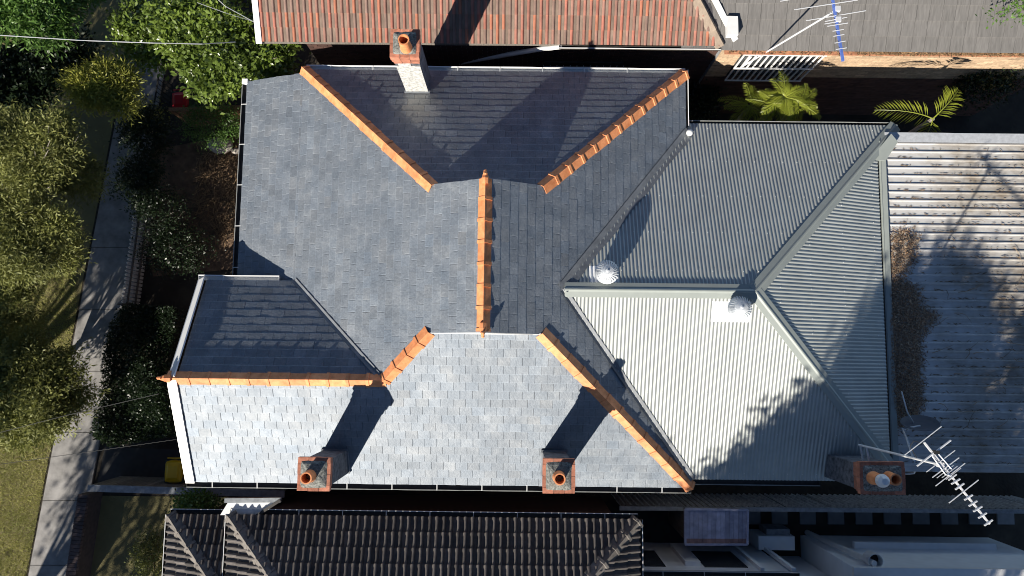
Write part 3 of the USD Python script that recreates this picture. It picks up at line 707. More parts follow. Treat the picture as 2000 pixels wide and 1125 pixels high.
for y in (yp0 + .1, yp1 - .1):
    mm = MB(); mm.bar((xp0, y, ZP - .09), (xp1 + 1.4, y, ZP - .11), .06, .12); put('beam', patio, mm, 'timber_grey')
# leaf litter lying on it
def litter(regions, n, seed, z0, rmax=.085, pile=.09, cols=((.30, .20, .13), (.40, .28, .18), (.18, .12, .08), (.52, .40, .28), (.44, .26, .15))):
    r = np.random.default_rng(seed); mm = MB(); tot = sum(Polygon(p).area for p in regions)
    for pix in regions:
        pg = Polygon(pix); a, b, c, d = pg.bounds; k = 0; N = int(n * pg.area / tot)
        while k < N:
            u, v = r.uniform(a - 34, c + 40), r.uniform(b - 30, d + 30)
            q_ = PT(u, v); from_edge = pg.exterior.distance(q_) * (1 if pg.contains(q_) else -1)
            if u < 1728: continue
            dens = from_edge / 26 + .40 + .42 * float(meshkit.noise(np.array([[u / 22.0, v / 22.0, 1.7]]))[0]) + .2 * float(meshkit.noise(np.array([[u / 7.0, v / 7.0, 4.7]]))[0])
            if r.random() > min(1, max(0, dens)) ** 2: continue
            hgt = pile * min(1, max(from_edge, 0) / 18.0) * r.uniform(.2, 1) + .012
            p = at(u, v, z0 + .03); p[2] = z0 + hgt + .022
            L, w = r.uniform(.3, 1) * rmax, r.uniform(.008, .022); g = r.uniform(0, 2 * math.pi)
            dd = np.array([math.cos(g), math.sin(g), r.normal(0, .3)]); sd = np.array([-math.sin(g), math.cos(g), r.normal(0, .4)])
            mm.add([p - dd * L / 2, p + sd * w / 2, p + dd * L / 2, p - sd * w / 2], [(0, 1, 2, 3)], np.array(cols[r.integers(len(cols))]) * r.uniform(.6, 1.3)); k += 1
    return mm
from shapely.geometry import Point as PT
R1 = [(1737, 458), (1770, 450), (1788, 462), (1786, 500), (1770, 530), (1740, 532)]
R2 = [(1724, 552), (1760, 548), (1790, 565), (1800, 600), (1830, 620), (1812, 640), (1798, 660), (1798, 740), (1800, 790), (1790, 830), (1745, 838), (1726, 790), (1722, 650)]
R3 = [(1737, 525), (1752, 520), (1756, 560), (1737, 560)]
mm = litter([R1, R2, R3], 13000, 3, ZP)
ll = put('leaf_litter', None, mm, 'dry_litter', label='brown leaf litter heaped along the left edge of the ribbed patio roof', cat='leaf litter', kind='stuff')
r = np.random.default_rng(8); mm = MB()
for k in range(46):
    u, v = r.uniform(1760, 1998), r.uniform(385, 900)
    if u < 1880 and r.random() < .6: continue
    p = at(u, v, ZP + .045); g = r.uniform(-.7, .7); L = r.uniform(.15, .55); pts = [p]
    for j in range(4):
        g += r.normal(0, .35); p = p + np.array([math.cos(g) * L / 4, math.sin(g) * L / 4, r.normal(0, .004)]); pts.append(p)
    mm.tube(pts, [.007, .006, .005, .004, .002], 4, np.array((.30, .21, .13)) * r.uniform(.5, 1.4))
for k in range(900):
    u, v = r.uniform(1745, 1999), r.uniform(290, 915); k_ = round((at(u, v, ZP)[1] - yp0) / RIB)
    p = at(u, v, ZP + .02); p[1] = yp0 + k_ * RIB + r.uniform(.01, .035); g = r.normal(0, .4)
    dd = np.array([math.cos(g), math.sin(g), 0]); sd = np.array([-dd[1], dd[0], .3]); L = r.uniform(.02, .07)
    mm.add([p - dd * L, p + sd * .008, p + dd * L, p - sd * .008], [(0, 1, 2, 3)], np.array((.22, .15, .09)) * r.uniform(.6, 1.3))
put('twigs', None, mm, 'dry_litter', label='loose twigs and dry leaves scattered over the ribbed patio roof', cat='twigs', kind='stuff')

# ================================================================== tiled neighbours
class Tiles:
    def __init__(s, parent, matname, name='roof_tile'): s.p, s.m, s.nm, s.L = parent, matname, name, []
    def add(s, v, f, t): s.L.append((parr(v[:4]) if inview(v) else 0, v, f, t))
    def flush(s, n=300):
        o = sorted(range(len(s.L)), key=lambda i: -s.L[i][0]); mm = MB()
        for i in o[:n]:
            if s.L[i][0] > 0: put(s.nm, s.p, (s.L[i][1], tri_of(s.L[i][2])), s.m, tint=s.L[i][3])
            else: mm.add(s.L[i][1], s.L[i][2], s.L[i][3])
        for i in o[n:]: mm.add(s.L[i][1], s.L[i][2], s.L[i][3])
        if mm.n: put('roof_tiles', s.p, mm, s.m, tint=np.vstack(mm.t), kind='stuff')
def tri_of(f):
    f = np.asarray(f, int); return f if f.shape[1] == 3 else np.vstack([f[:, [0, 1, 2]], f[:, [0, 2, 3]]])
def inview(v):
    P = np.array([photo(p) for p in v]); c = P.mean(0); return 0 <= c[0] <= 2000 and 0 <= c[1] <= 1125
def tile_slope(pool, pl, poly, o, w, ln, prof, colour, lift=.022, seed=1, edge=.9):
    """prof: (across 0..1, height) points; colour(rng) -> (pan tint, roll tint)"""
    fr = Frame(pl, o); P2 = ccw(fr.to2(poly)); pg = Polygon(P2); r = np.random.default_rng(seed); t0, s0, t1, s1 = pg.bounds
    pr = np.array(prof); n = len(pr)
    for j in range(int((s1 - s0) / ln) + 1):
        for i in range(int((t1 - t0) / w) + 1):
            tl, sl = t0 + i * w, s0 + j * ln; mid = PT(tl + w / 2, sl + ln / 2)
            c = pg.intersection(sbox(tl, sl, tl + w, sl + ln))
            if c.is_empty or c.area < .12 * w * ln: continue
            sa, sb = c.bounds[1], c.bounds[3]; ta, tb = c.bounds[0], c.bounds[2]
            cut = c.area < .97 * w * ln
            jl = r.uniform(-.004, .004); V = []
            tp, tr = colour(r); tint = []
            for q, h in pr:
                t = tl + q * w * .985; lo, hi = sl, sl + ln + .03
                if cut:
                    g = pg.intersection(LineString([(t, sl), (t, sl + ln + .001)]))
                    if g.is_empty: lo = hi = min(max(sl + (0 if abs(sb - sl - ln) > .01 else ln), sa), sb)
                    else: lo, hi = g.bounds[1], g.bounds[3] + (.02 if g.bounds[3] > sl + ln - .002 else 0)
                V.append((t, lo, h + lift * (1 - (lo - sl) / ln) + jl, h)); V.append((t, hi, h + lift * (1 - (hi - sl) / ln) + jl * .3, h))
                tint += [tr if h > .012 else tp] * 2
            V = np.array(V); top = fr.to3(V[:, 0], V[:, 1], V[:, 2]); front = fr.to3(V[0::2, 0], V[0::2, 1], V[0::2, 2] - V[0::2, 3] * .0 - .030)
            f = [(2 * k, 2 * k + 2, 2 * k + 3, 2 * k + 1) for k in range(n - 1)]
            m0 = 2 * n; f += [(m0 + k, m0 + k + 1, 2 * k + 2, 2 * k) for k in range(n - 1)]
            pool.add(np.vstack([top, front]), f, np.vstack([np.array(tint), np.array(tint)[0::2] * edge]))
    mm = MB(); mm.slab(fr.to3(P2[:, 0], P2[:, 1], -.02), .05, down=-fr.N); put('roof_slope', pool.p, mm, 'underlay')
    return fr
def neighbour_walls(parent, xa, xb, ya, yb, z, matname): wall(parent, [(xa, ya), (xb, ya), (xb, yb), (xa, yb)], -.05, z, matname)

# --- red roof, top
red = thing('red_tiled_house', 'neighbouring house with mottled red and grey concrete tile roof along the upper edge', 'house')
zR = 4.42; eR = at(960, 85.5, zR); yR = eR[1]; xR0 = at(513, 81, zR)[0]; xR1 = at(1408, 91, zR)[0]
PR = (zR - .466 * yR, 0, .466); up_ = 4.2
hipx = on(1362, 0, PR); kx = (hipx[0] - xR1) / (hipx[1] - yR)
pool = Tiles(red, 'tile_red')
def red_col(r):
    reds = [(.43, .16, .115), (.40, .17, .125), (.34, .175, .135), (.28, .18, .145), (.46, .175, .105)]
    pan = np.array((.245, .18, .14)) * r.uniform(.8, 1.2); return pan, np.array(reds[r.integers(5)]) * r.uniform(.85, 1.15)
roll = [(0, 0), (.06, .016), (.2, .03), (.38, .03), (.50, .014), (.58, 0.0), (1, 0)]
tile_slope(pool, PR, [(xR0, yR), (xR1, yR), (xR1 + kx * up_, yR + up_), (xR0, yR + up_)], (0, yR), .1395, .31, roll, red_col, seed=4, edge=1.7)
pool.flush(300)
NR = nrm(PR); dH = unit([kx, 1, .466])
ridge_run((xR1 + .02, yR, zR), (xR1 + .02 + kx * up_, yR + up_, zR + .466 * up_), NR, unit([.55, .1, .8]), w=.15, rise=.02, parent=red, matname='tile_red', collar=False, tone=(.33, .26, .2))
mm = MB(); q = np.array([(xR1 + .04, yR, zR - .02), (xR1 + .26, yR + .05, zR - .06), (xR1 + .26 + kx * up_, yR + up_, zR + .466 * up_ - .06), (xR1 + .04 + kx * up_, yR + up_, zR + .466 * up_ - .02)]); mm.slab(q, .05); put('verge_slope', red, mm, 'tile_dark', tint=np.tile([.6, .6, .7], (mm.n, 1)))
mm = MB(); o_ = np.array([.33, .02, .03]); mm.bar(np.array([xR1, yR + .1, zR]) + o_, np.array([xR1 + kx * up_, yR + up_, zR + .466 * up_]) + o_, .13, .03); put('barge_board', red, mm, 'white_paint')
mm = MB(); mm.box(tuple(at(1417, 74, zR + .15)), tuple(at(1437, 38, zR + .15) + [0, 0, .16])); put('gutter_end', red, mm, 'white_paint')
mm = MB(); mm.bar((xR0 - .07, yR - .04, zR - .03), (xR0 - .07, yR + up_, zR + .466 * up_ - .03), .13, .14); put('barge_board', red, mm, 'white_paint')
mm = MB(); mm.bar((xR0, yR + .02, zR - .07), (xR1, yR + .04, zR - .08), .03, .10); put('fascia', red, mm, 'timber_grey')
gutter((at(1092, 88, zR)[0], yR - .02, zR - .01), (xR1, yR - .02, zR - .01), (0, -1, 0), parent=red, body='dark_gutter', lip='offwhite_metal', straps=False, w=.05)
def brick_wall(parent, x0, x1, y, z0, z1, col, matname, seed):
    """wall facing -y with real courses"""
    r = np.random.default_rng(seed); bk = MB(); bk.box((x0, y, z0), (x1, y + .2, z1)); w_ = put('wall', parent, bk, 'cement_sheet')
    mm = MB(); z = z0; j = 0
    while z < z1 - .04:
        x = x0 - (.12 if j % 2 else 0)
        while x < x1:
            a, b = max(x, x0), min(x + .23, x1)
            if b - a > .02:
                d = r.uniform(.0, .006); mm.box((a, y - .012 - d, z), (b, y + .001, z + .076), np.array(col) * r.normal(1, .14))
            x += .24
        z += .086; j += 1
    put('bricks', w_, mm, matname, tint=np.vstack(mm.t), kind='stuff')
xw0 = at(592, 90, zR - .1)[0]
brick_wall(red, xw0, at(1395, 100, 3.6)[0], yR + .12, 0, zR - .14, (.55, .5, .5), 'brick_brown', 2)
wall(red, [(xw0, yR + .35), (at(1395, 100, 3.6)[0], yR + .35), (at(1395, 100, 3.6)[0], yR + 8), (xw0, yR + 8)], -.05, zR - .1, 'brick_brown', t=.18)
mm = MB(); mm.tube([at(1098, 91, zR - .08), at(1060, 95, zR - .25), at(845, 131, 2.6)], .055, 10); put('downpipe', red, mm, 'offwhite_metal')
mm = MB(); xb, xe = at(1062, 96, 3.3)[0], at(1218, 98, 3.3)[0]; yw = yR + .08; mm.box((xb, yw - .02, 1.6), (xe, yw + .02, 3.3)); wn = put('window', red, mm, 'dark_glass')
for k in range(13):
    mm = MB(); x = xb + (xe - xb) * k / 12; mm.bar((x, yw - .09, 1.6), (x, yw - .09, 3.3), .014, .014); put('grille_bar', wn, mm, 'offwhite_metal')
for z in (1.65, 2.5, 3.25):
    mm = MB(); mm.bar((xb, yw - .11, z), (xe, yw - .11, z), .014, .02); put('grille_rail', wn, mm, 'offwhite_metal')

# --- grey flat tiles, top right
gry = thing('grey_tiled_house', 'cream brick house with flat dark grey tile roof at the upper right', 'house')
zY = 4.35; yY = at(1700, 101, zY)[1]; xY0 = at(1424, 97, zY)[0]; xY1 = at(2010, 107, zY)[0] + 1.5
PY = (zY - .40 * yY, 0, .40); pool = Tiles(gry, 'tile_grey')
flat = [(0, .004), (.01, .008), (.985, .008), (1, .004)]
tile_slope(pool, PY, [(xY0 - 1.1, yY), (xY1, yY), (xY1, yY + 4), (xY0 - 1.1, yY + 4)], (0, yY), .29, .335, flat, lambda r: (np.ones(3) * r.normal(1, .03),) * 2, lift=.02, seed=9, edge=2.2)
pool.flush(300)
wy = yY + .10
mm = MB(); mm.bar((xY0 - .1, yY - .03, zY - .03), (xY1, yY - .03, zY - .03), .10, .02); gg = put('gutter', gry, mm, 'terracotta_old')
mm = MB(); r = np.random.default_rng(2)
for k in range(1400):
    p = np.array([r.uniform(xY0 + (xY1 - xY0) * (0 if r.random() < .25 else .35), xY1), yY - .03 + r.normal(0, .025), zY - .01 + r.uniform(0, .02)]); g = r.uniform(0, 6.28); L = r.uniform(.02, .05); dd = np.array([math.cos(g), math.sin(g), .2]); sd = np.array([-dd[1], dd[0], .2])
    mm.add([p - dd * L, p + sd * .012, p + dd * L, p - sd * .012], [(0, 1, 2, 3)], np.array((.33, .20, .10)) * r.uniform(.5, 1.4))
put('gutter_leaves', gg, mm, 'dry_litter', kind='stuff')
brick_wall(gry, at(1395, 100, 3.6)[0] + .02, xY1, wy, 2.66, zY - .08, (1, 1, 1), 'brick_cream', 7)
brick_wall(gry, at(1395, 100, 3.6)[0] + .02, xY1, wy, 0, 2.66, (.9, .8, .75), 'brick_brown', 8)  # passage shade painted in: same wall in darker brick below sill height
wall(gry, [(xY0, wy + .25), (xY1, wy + .25), (xY1, wy + 6), (xY0, wy + 6)], -.05, zY - .1, 'brick_cream', t=.18)
mm = MB(); xb, xe = at(1455, 106, zY - .15)[0], at(1612, 108, zY - .15)[0]; mm.box((xb, wy - .03, 2.75), (xe, wy + .01, zY - .13)); wn = put('window', gry, mm, 'dark_glass')
for k in range(14):
    mm = MB(); x = xb + (xe - xb) * k / 13; mm.bar((x, wy - .12, 2.7), (x, wy - .12, zY - .12), .032, .03); put('grille_bar', wn, mm, 'white_paint')
for z in (2.72, 3.45, zY - .14):
    mm = MB(); mm.bar((xb - .03, wy - .14, z), (xe + .03, wy - .14, z), .03, .03); put('grille_rail', wn, mm, 'white_paint')
mm = MB(); mm.bar((xb, wy - .06, 2.66), (xe, wy - .06, 2.66), .12, .06); put('window_sill', wn, mm, 'brick_brown', tint=None)
mm = MB(); a_, b_ = at(1996, 128, 3.0), at(2015, 118, 3.6); mm.bar(a_, b_, .08, .05); put('downpipe', gry, mm, 'offwhite_metal')

# --- dark tiles, bottom
drk = thing('dark_tiled_house', 'neighbouring house with dark brown rolled tile hip roof along the lower edge', 'house')
zK = 4.05; sK = .45; yK = at(800, 1010, zK)[1]; xk0 = at(449, 1006, zK)[0]; xk1 = at(1246, 1015, zK)[0]; dn = 3.4
zk2 = 3.45; yk2 = at(390, 1006, zk2)[1]; xk2 = at(332, 1006, zk2)[0]
pool = Tiles(drk, 'tile_dark')
dcol = lambda r: (np.array([1.04, .99, .95]) * r.normal(.88, .17),) * 2
roll2 = [(0, 0), (.06, .030), (.18, .058), (.34, .060), (.46, .03), (.54, 0.0), (1, 0)]
N_K = (zK + sK * yK, 0, -sK)
tile_slope(pool, N_K, [(xk0, yK), (xk1, yK), (xk1 - dn, yK - dn), (xk0 + dn, yK - dn)], (0, yK), .154, .325, roll2, dcol, seed=21, lift=.05)
tile_slope(pool, (zK - sK * xk0, sK, 0), [(xk0, yK), (xk0 + dn, yK - dn), (xk0 + dn, yK - 7), (xk0, yK - 7)], (xk0, 0), .154, .325, roll2, dcol, seed=22, lift=.04)
tile_slope(pool, (zK + sK * xk1, -sK, 0), [(xk1, yK), (xk1, yK - 7), (xk1 - dn, yK - 7), (xk1 - dn, yK - dn)], (xk1, 0), .154, .325, roll2, dcol, seed=23, lift=.04)
b2 = (xk0 - xk2) - .12
tile_slope(pool, (zk2 + sK * yk2, 0, -sK), [(xk2, yk2), (xk0 - .1, yk2), (xk0 - .1, yk2 - b2)], (0, yk2), .154, .325, roll2, dcol, seed=24, lift=.05)
tile_slope(pool, (zk2 - sK * xk2, sK, 0), [(xk2, yk2), (xk2 + b2, yk2 - b2), (xk2 + b2, yk2 - 5), (xk2, yk2 - 5)], (xk2, 0), .154, .325, roll2, dcol, seed=25, lift=.04)
pool.flush(300)
nU, nL, nRt = nrm(N_K), unit([-sK, 0, 1]), unit([sK, 0, 1])
for (a, b, n1, n2) in (((xk0, yK, zK), (xk0 + dn, yK - dn, zK + sK * dn), nU, nL), ((xk1, yK, zK), (xk1 - dn, yK - dn, zK + sK * dn), nU, nRt), ((xk2, yk2, zk2), (xk2 + b2, yk2 - b2, zk2 + sK * b2), nU, nL)):
    ridge_run(np.array(a) + [0, 0, .03], np.array(b) + [0, 0, .03], n1, n2, w=.16, rise=.02, parent=drk, matname='tile_dark', tone=(1.45, 1.4, 1.3), collar=True)
gutter((xk0, yK + .02, zK - .01), (xk1, yK + .02, zK - .01), (0, 1, 0), parent=drk, lip='offwhite_metal', straps=True, w=.1)
gutter((xk0 - .02, yK, zK - .01), (xk0 - .02, yK - 6, zK - .01), (-1, 0, 0), parent=drk, lip='offwhite_metal', straps=False, w=.08)
gutter((xk1 + .02, yK, zK - .01), (xk1 + .02, yK - 6, zK - .01), (1, 0, 0), parent=drk, lip='offwhite_metal', straps=False, w=.08)
gutter((xk2, yk2 + .02, zk2 - .01), (xk0 - .1, yk2 + .02, zk2 - .01), (0, 1, 0), parent=drk, lip='offwhite_metal', straps=False, w=.1)
gutter((xk2 - .02, yk2, zk2 - .01), (xk2 - .02, yk2 - 5, zk2 - .01), (-1, 0, 0), parent=drk, lip='offwhite_metal', straps=False, w=.08)
for q in (at(350, 1014, zk2 + .03), at(457, 1012, zK + .03)):
    mm = MB(); mm.box(tuple(q - [.07, .06, .08]), tuple(q + [.06, .06, .03])); put('gutter_corner', drk, mm, 'offwhite_metal')
wall(drk, [(xk0 + .4, yK - 7), (xk1 - .4, yK - 7), (xk1 - .4, yK - .4), (xk0 + .4, yK - .4)], -.05, zK - .1, 'brick_brown')
wall(drk, [(xk2 + .35, yk2 - 5), (xk0 + .3, yk2 - 5), (xk0 + .3, yk2 - .35), (xk2 + .35, yk2 - .35)], -.05, zk2 - .1, 'brick_brown')
mm = MB(); zq = 4.03; mm.slab(np.array([at(446, 980, zq), at(430, 1006, zq), at(503, 1006, zq), at(546, 979, zq)]), .12); cn = put('porch_canopy', drk, mm, 'white_paint')
mm = MB(); mm.bar(at(440, 977, zq), at(549, 976, zq), .10, .10); put('fascia', cn, mm, 'fence_cap')
mm = MB(); mm.bar(at(549, 976, zq), at(503, 1006, zq), .06, .12); put('fascia', cn, mm, 'dark_gutter')

# --- white rendered building, bottom right
wht = thing('white_building', 'white rendered flat roofed building in shade at the lower right corner', 'building')
zb = 3.0; ywl = at(1850, 1110, zb)[1]
xa, xb_ = at(1742, 1105, zb)[0], at(2100, 1115, zb)[0]
mm = MB(); mm.box((xa - .9, ywl - 4, 0), (xb_, ywl, zb)); put('wall', wht, mm, 'white_render')
mm = MB(); mm.box((xa - .92, ywl - .25, zb), (xb_, ywl + .02, zb + .10)); put('parapet_cap', wht, mm, 'white_paint')
mm = MB(); l0, l1 = at(1668, 1072, 1.3)[0], at(1945, 1078, 1.3)[0]; mm.box((l0, ywl + .003, 1.2), (l1, ywl + .16, 1.34)); put('ledge', wht, mm, 'white_render')
xs_ = at(1562, 1118, zb)[0]
mm = MB(); mm.box((xs_, ywl - 4, 0), (xa - .95, ywl - .55, zb + .3)); put('wall', wht, mm, 'white_render')
mm = MB(); mm.box((at(1634, 1110, zb + .3)[0], ywl - 1.5, zb + .303), (xa - .3, ywl - .12, zb + .42)); put('parapet_cap', wht, mm, 'offwhite_metal')
mm = MB(); c = at(1713, 1100, zb); g = np.linspace(0, math.pi, 12)
mm.tube([(c[0] - .42, ywl + .10, .1), (c[0] - .05, ywl + .08, zb - .02)], .07, 10); put('downpipe', wht, mm, 'offwhite_metal')
mm = MB(); 
mm.lathe([(.17, -.30), (.17, .0), (.155, 0), (.155, -.28)], (c[0], ywl + .12, zb - .05), 20); put('rainwater_head', wht, mm, 'offwhite_metal')
mm = MB(); mm.lathe([(.155, -.2), (.001, -.2)], (c[0], ywl + .12, zb - .05), 16); put('outlet', wht, mm, 'black')
low = thing('low_white_house', 'low white walled house with dark windows along the bottom edge', 'house')
zl = 2.9; yl = at(1400, 1116, zl)[1]; xl0, xl1 = at(1256, 1114, zl)[0], at(1552, 1119, zl)[0]
mm = MB(); mm.box((xl0, yl - 5, 0), (xl1, yl - .08, zl - .06)); put('wall', low, mm, 'white_render')
mm = MB(); mm.box((xl0 - .1, yl - 5, zl), (xl1 + .1, yl - .1, zl + .05)); put('roof', low, mm, 'tile_dark', tint=np.tile([.4, .4, .45], (8, 1)))
gutter((xl0 - .1, yl - .08, zl + .04), (xl1 + .1, yl - .08, zl + .04), (0, 1, 0), parent=low, lip='offwhite_metal', w=.08)
for (ua, ub, vv) in ((1252, 1292, 1098), (1366, 1448, 1098)):
    mm = MB(); mm.box((at(ua, vv, 1.8)[0], yl - .082, .9), (at(ub, vv, 1.8)[0], yl - .06, 2.3)); put('window', low, mm, 'dark_glass')
mm = MB(); mm.box((at(1331, 1100, 1.8)[0], yl - .079, .5), (at(1360, 1100, 1.8)[0], yl + .03, 2.2)); put('meter_box', low, mm, 'white_render')
for u in (1462, 1520):
    mm = MB(); x = at(u, 1100, 1.8)[0]; mm.bar((x, yl + .02, .05), (x, yl + .02, 2.8), .09, .09); put('downpipe', low, mm, 'white_render')

# shed, air conditioner, pavers, fences
shed = thing('shed', 'small lean-to shed with worn blue grey board roof and rusty lower edge', 'shed')
zs = 2.2; c = [at(1338, 994, zs), at(1460, 996, zs), at(1459, 1063, zs - .1), at(1338, 1063, zs - .1)]
r = np.random.default_rng(4); n = 14
for k in range(n):
    a, b = k / n, (k + 1) / n - .004; p0, p1 = c[0] + (c[1] - c[0]) * a, c[0] + (c[1] - c[0]) * b; p3, p2 = c[3] + (c[2] - c[3]) * a, c[3] + (c[2] - c[3]) * b
    dz = np.array([0, 0, r.uniform(-.006, .006)]); t = np.array([1, 1, 1]) * r.normal(1, .12)
    mm = MB(); mid0, mid1 = p0 + (p3 - p0) * .84, p1 + (p2 - p1) * .84
    mm.slab(np.array([p0, mid0, mid1, p1]) + dz, .02, t); mm.slab(np.array([mid0, p3, p2, mid1]) + dz, .02, t * np.array([.75, .45, .32]))
    put('roof_board', shed, mm, 'shed_paint', tint=np.vstack(mm.t))
for a, b in ((c[0], c[1]), (c[1], c[2]), (c[2], c[3]), (c[3], c[0])):
    mm = MB(); mm.bar(a + [0, 0, .01], b + [0, 0, .01], .05, .06); put('edge_trim', shed, mm, 'shed_paint', tint=None)
mm = MB(); mm.box((c[3][0] + .05, c[3][1] + .05, -.02), (c[1][0] - .05, c[0][1] - .05, zs - .14)); put('wall', shed, mm, 'timber_grey', tint=None)
ac = thing('air_conditioner', 'white outdoor air conditioner unit standing by the white building', 'air conditioner')
za = .95; p, q = at(1482, 1074, za), at(1552, 1048, za); mm = MB(); mm.box((p[0], p[1], .15), (q[0], q[1], za)); put('case', ac, mm, 'white_render')
mm = MB(); mm.box((p[0] + .25, q[1] + .002, .25), (q[0] - .08, q[1] + .16, za - .1)); put('grille', ac, mm, 'fence_cap')
mm = MB(); mm.box((q[0] + .002, p[1] + .06, .2), (q[0] + .06, q[1] - .05, .75)); put('pipe_cover', ac, mm, 'black')
for x in (p[0] + .1, q[0] - .16):
    mm = MB(); mm.box((x, p[1], -.01), (x + .06, q[1], .148)); put('foot', ac, mm, 'black')
path = thing('stepping_path', None, None, kind='structure')
for (a, b) in ((1453, 1485), (1508, 1538), (1563, 1593), (1618, 1648), (1672, 1703), (1728, 1759), (1784, 1815), (1839, 1870), (1894, 1925), (1949, 1980)):
    p, q = at(a, 1024, .05), at(b, 996, .05); mm = MB(); mm.box((p[0], p[1], -.01), (q[0], q[1], .05 + r.uniform(-.01, .01))); put('paver', path, mm, 'paver')
fen = thing('boundary_fence', 'grey corrugated cement sheet fence with capping behind the double pot chimney', 'fence')
zf_ = 1.75; fa, fb = at(1210, 990, zf_), at(2080, 997, zf_); L = np.linalg.norm(fb - fa); d = unit(fb - fa); nn = np.cross([0, 0, 1], d)
for k in range(int(L / 1.05) + 1):
    s0, s1 = k * 1.05, min(L, (k + 1) * 1.05 - .01); xs = np.arange(s0, s1, .0225); V = []
    for x in xs:
        o = fa + d * x + nn * .035 * math.cos(2 * math.pi * x / .146); V += [(*o[:2], 0), (*o[:2], zf_ - .02)]
    mm = MB(); mm.add(V, [(2 * i, 2 * i + 2, 2 * i + 3, 2 * i + 1) for i in range(len(xs) - 1)]); V = [np.array(v) + nn * .012 for v in V]; mm.add(V, [(2 * i, 2 * i + 1, 2 * i + 3, 2 * i + 2) for i in range(len(xs) - 1)])
    put('fence_sheet', fen, mm, 'cement_sheet', smooth=True)
mm = MB(); mm.bar(fa + [0, -.03, .01], fb + [0, -.03, .01], .10, .05); put('capping', fen, mm, 'fence_cap')
fn2 = thing('timber_fence', 'dark timber paling fence with wide flat grey capping beside the front lawn', 'fence')
fa, fb = at(172, 953, 1.5), at(556, 965, 1.5); d = unit(fb - fa); L = np.linalg.norm(fb - fa)
mm = MB(); mm.bar(fa, fb, .17, .05); put('capping', fn2, mm, 'fence_cap')
for k in range(int(L / .13)):
    p = fa + d * (k + .5) * .13; mm = MB(); mm.bar((p[0], p[1] + .05 , -.02), (p[0], p[1] + .05, 1.47), .12, .02, up=(0, 1, 0), tint=np.ones(3) * r.normal(1, .2)); put('paling', fn2, mm, 'timber_grey', tint=np.vstack(mm.t))
fwl = thing('front_brick_wall', 'low dark brick front wall with bricks laid on edge along its top beside the footpath', 'wall')
fa, fb = at(162, 966, .75), at(134, 1150, .75); d = unit(fb - fa); L = np.linalg.norm(fb - fa); side = np.cross(d, [0, 0, 1])
mm = MB(); mm.bar(fa - [0, 0, .43], fb - [0, 0, .43], .22, .66, tint=(.6, .8, .95)); put('wall_body', fwl, mm, 'brick_brown', tint=np.vstack(mm.t))
for k in range(int(L / .098)):
    p = fa + d * (k + .5) * .098; mm = MB(); mm.bar(p - side * .13 + [0, 0, -.045], p + side * .13 + [0, 0, -.045], .086, .11 + r.uniform(-.006, .006), tint=np.array([.75, 1.0, 1.25]) * r.normal(1, .15)); put('brick', fwl, mm, 'brick_brown', tint=np.vstack(mm.t))
pf = thing('picket_fence', 'low front fence of pale tipped pickets standing along the footpath', 'fence')
fa, fb = at(262, 405, .95), at(234, 610, .95); d = unit(fb - fa); L = np.linalg.norm(fb - fa); ax = np.cross(d, [0, 0, 1])
for k in range(int(L / .105)):
    p = fa + d * (k + .5) * .105; hh = r.uniform(-.02, .02); mm = MB(); mm.bar((p[0], p[1], .02), (p[0], p[1], .88 + hh), .07, .02, up=ax)
    pk = put('picket', pf, mm, 'offwhite_metal')
    mm = MB(); mm.add([p + d * .035 + ax * .01 + [0, 0, hh - .07], p - d * .035 + ax * .01 + [0, 0, hh - .07], p - d * .035 - ax * .01 + [0, 0, hh - .07], p + d * .035 - ax * .01 + [0, 0, hh - .07], p + ax * .01 + [0, 0, hh], p - ax * .01 + [0, 0, hh]], [(0, 1, 4), (2, 3, 5)]); mm.add(mm.v[0], [(1, 2, 5, 4), (3, 0, 4, 5)]); put('tip', pk, mm, 'white_paint')
for z in (.3, .7):
    mm = MB(); mm.bar((fa[0] + .03, fa[1], z), (fb[0] + .03, fb[1], z), .03, .06); put('rail', pf, mm, 'timber_grey')
lw = thing('garden_edge_wall', 'low grey concrete wall running behind the picket fence', 'wall')
mm = MB(); fa, fb = at(276, 395, .35), at(250, 610, .35); mm.bar(fa - [0, 0, .17], fb - [0, 0, .17], .16, .36); put('wall_body', lw, mm, 'fence_cap')
mm = MB(); mm.bar(fa + [0, 0, .03], fb + [0, 0, .03], .2, .04); put('coping', lw, mm, 'concrete')
tf = thing('brown_side_fence', 'brown timber rail fence by the red lidded bin', 'fence')
fa, fb = at(330, 214, 1.3), at(476, 209, 1.3); d = unit(fb - fa)
mm = MB(); mm.bar(fa, fb, .09, .05); put('rail', tf, mm, 'timber_grey', tint=np.tile([2.0, 1.3, .8], (8, 1)))
for k in range(int(np.linalg.norm(fb - fa) / .14)):
    p = fa + d * (k + .5) * .14; mm = MB(); mm.bar((p[0], p[1] - .04, 0), (p[0], p[1] - .04, 1.28), .11, .018, up=(0, 1, 0)); put('paling', tf, mm, 'timber_grey', tint=np.tile([1.7, 1.1, .7], (8, 1)))
gt = thing('metal_gate', 'dark mesh driveway gate lying between the footpath and the red lidded bin', 'gate')
ga, gb = at(303, 150, .9), at(298, 212, .9)
ga[:] = at(310, 146, .9); gb[:] = at(300, 212, .9)
for z in (.1, .9):
    mm = MB(); mm.bar((ga[0], ga[1], z), (gb[0], gb[1], z), .03, .03); put('rail', gt, mm, 'black')
for k in range(9):
    p = ga + (gb - ga) * k / 8; mm = MB(); mm.bar((p[0], p[1], .05), (p[0], p[1], .9), .016, .016); put('bar', gt, mm, 'black')

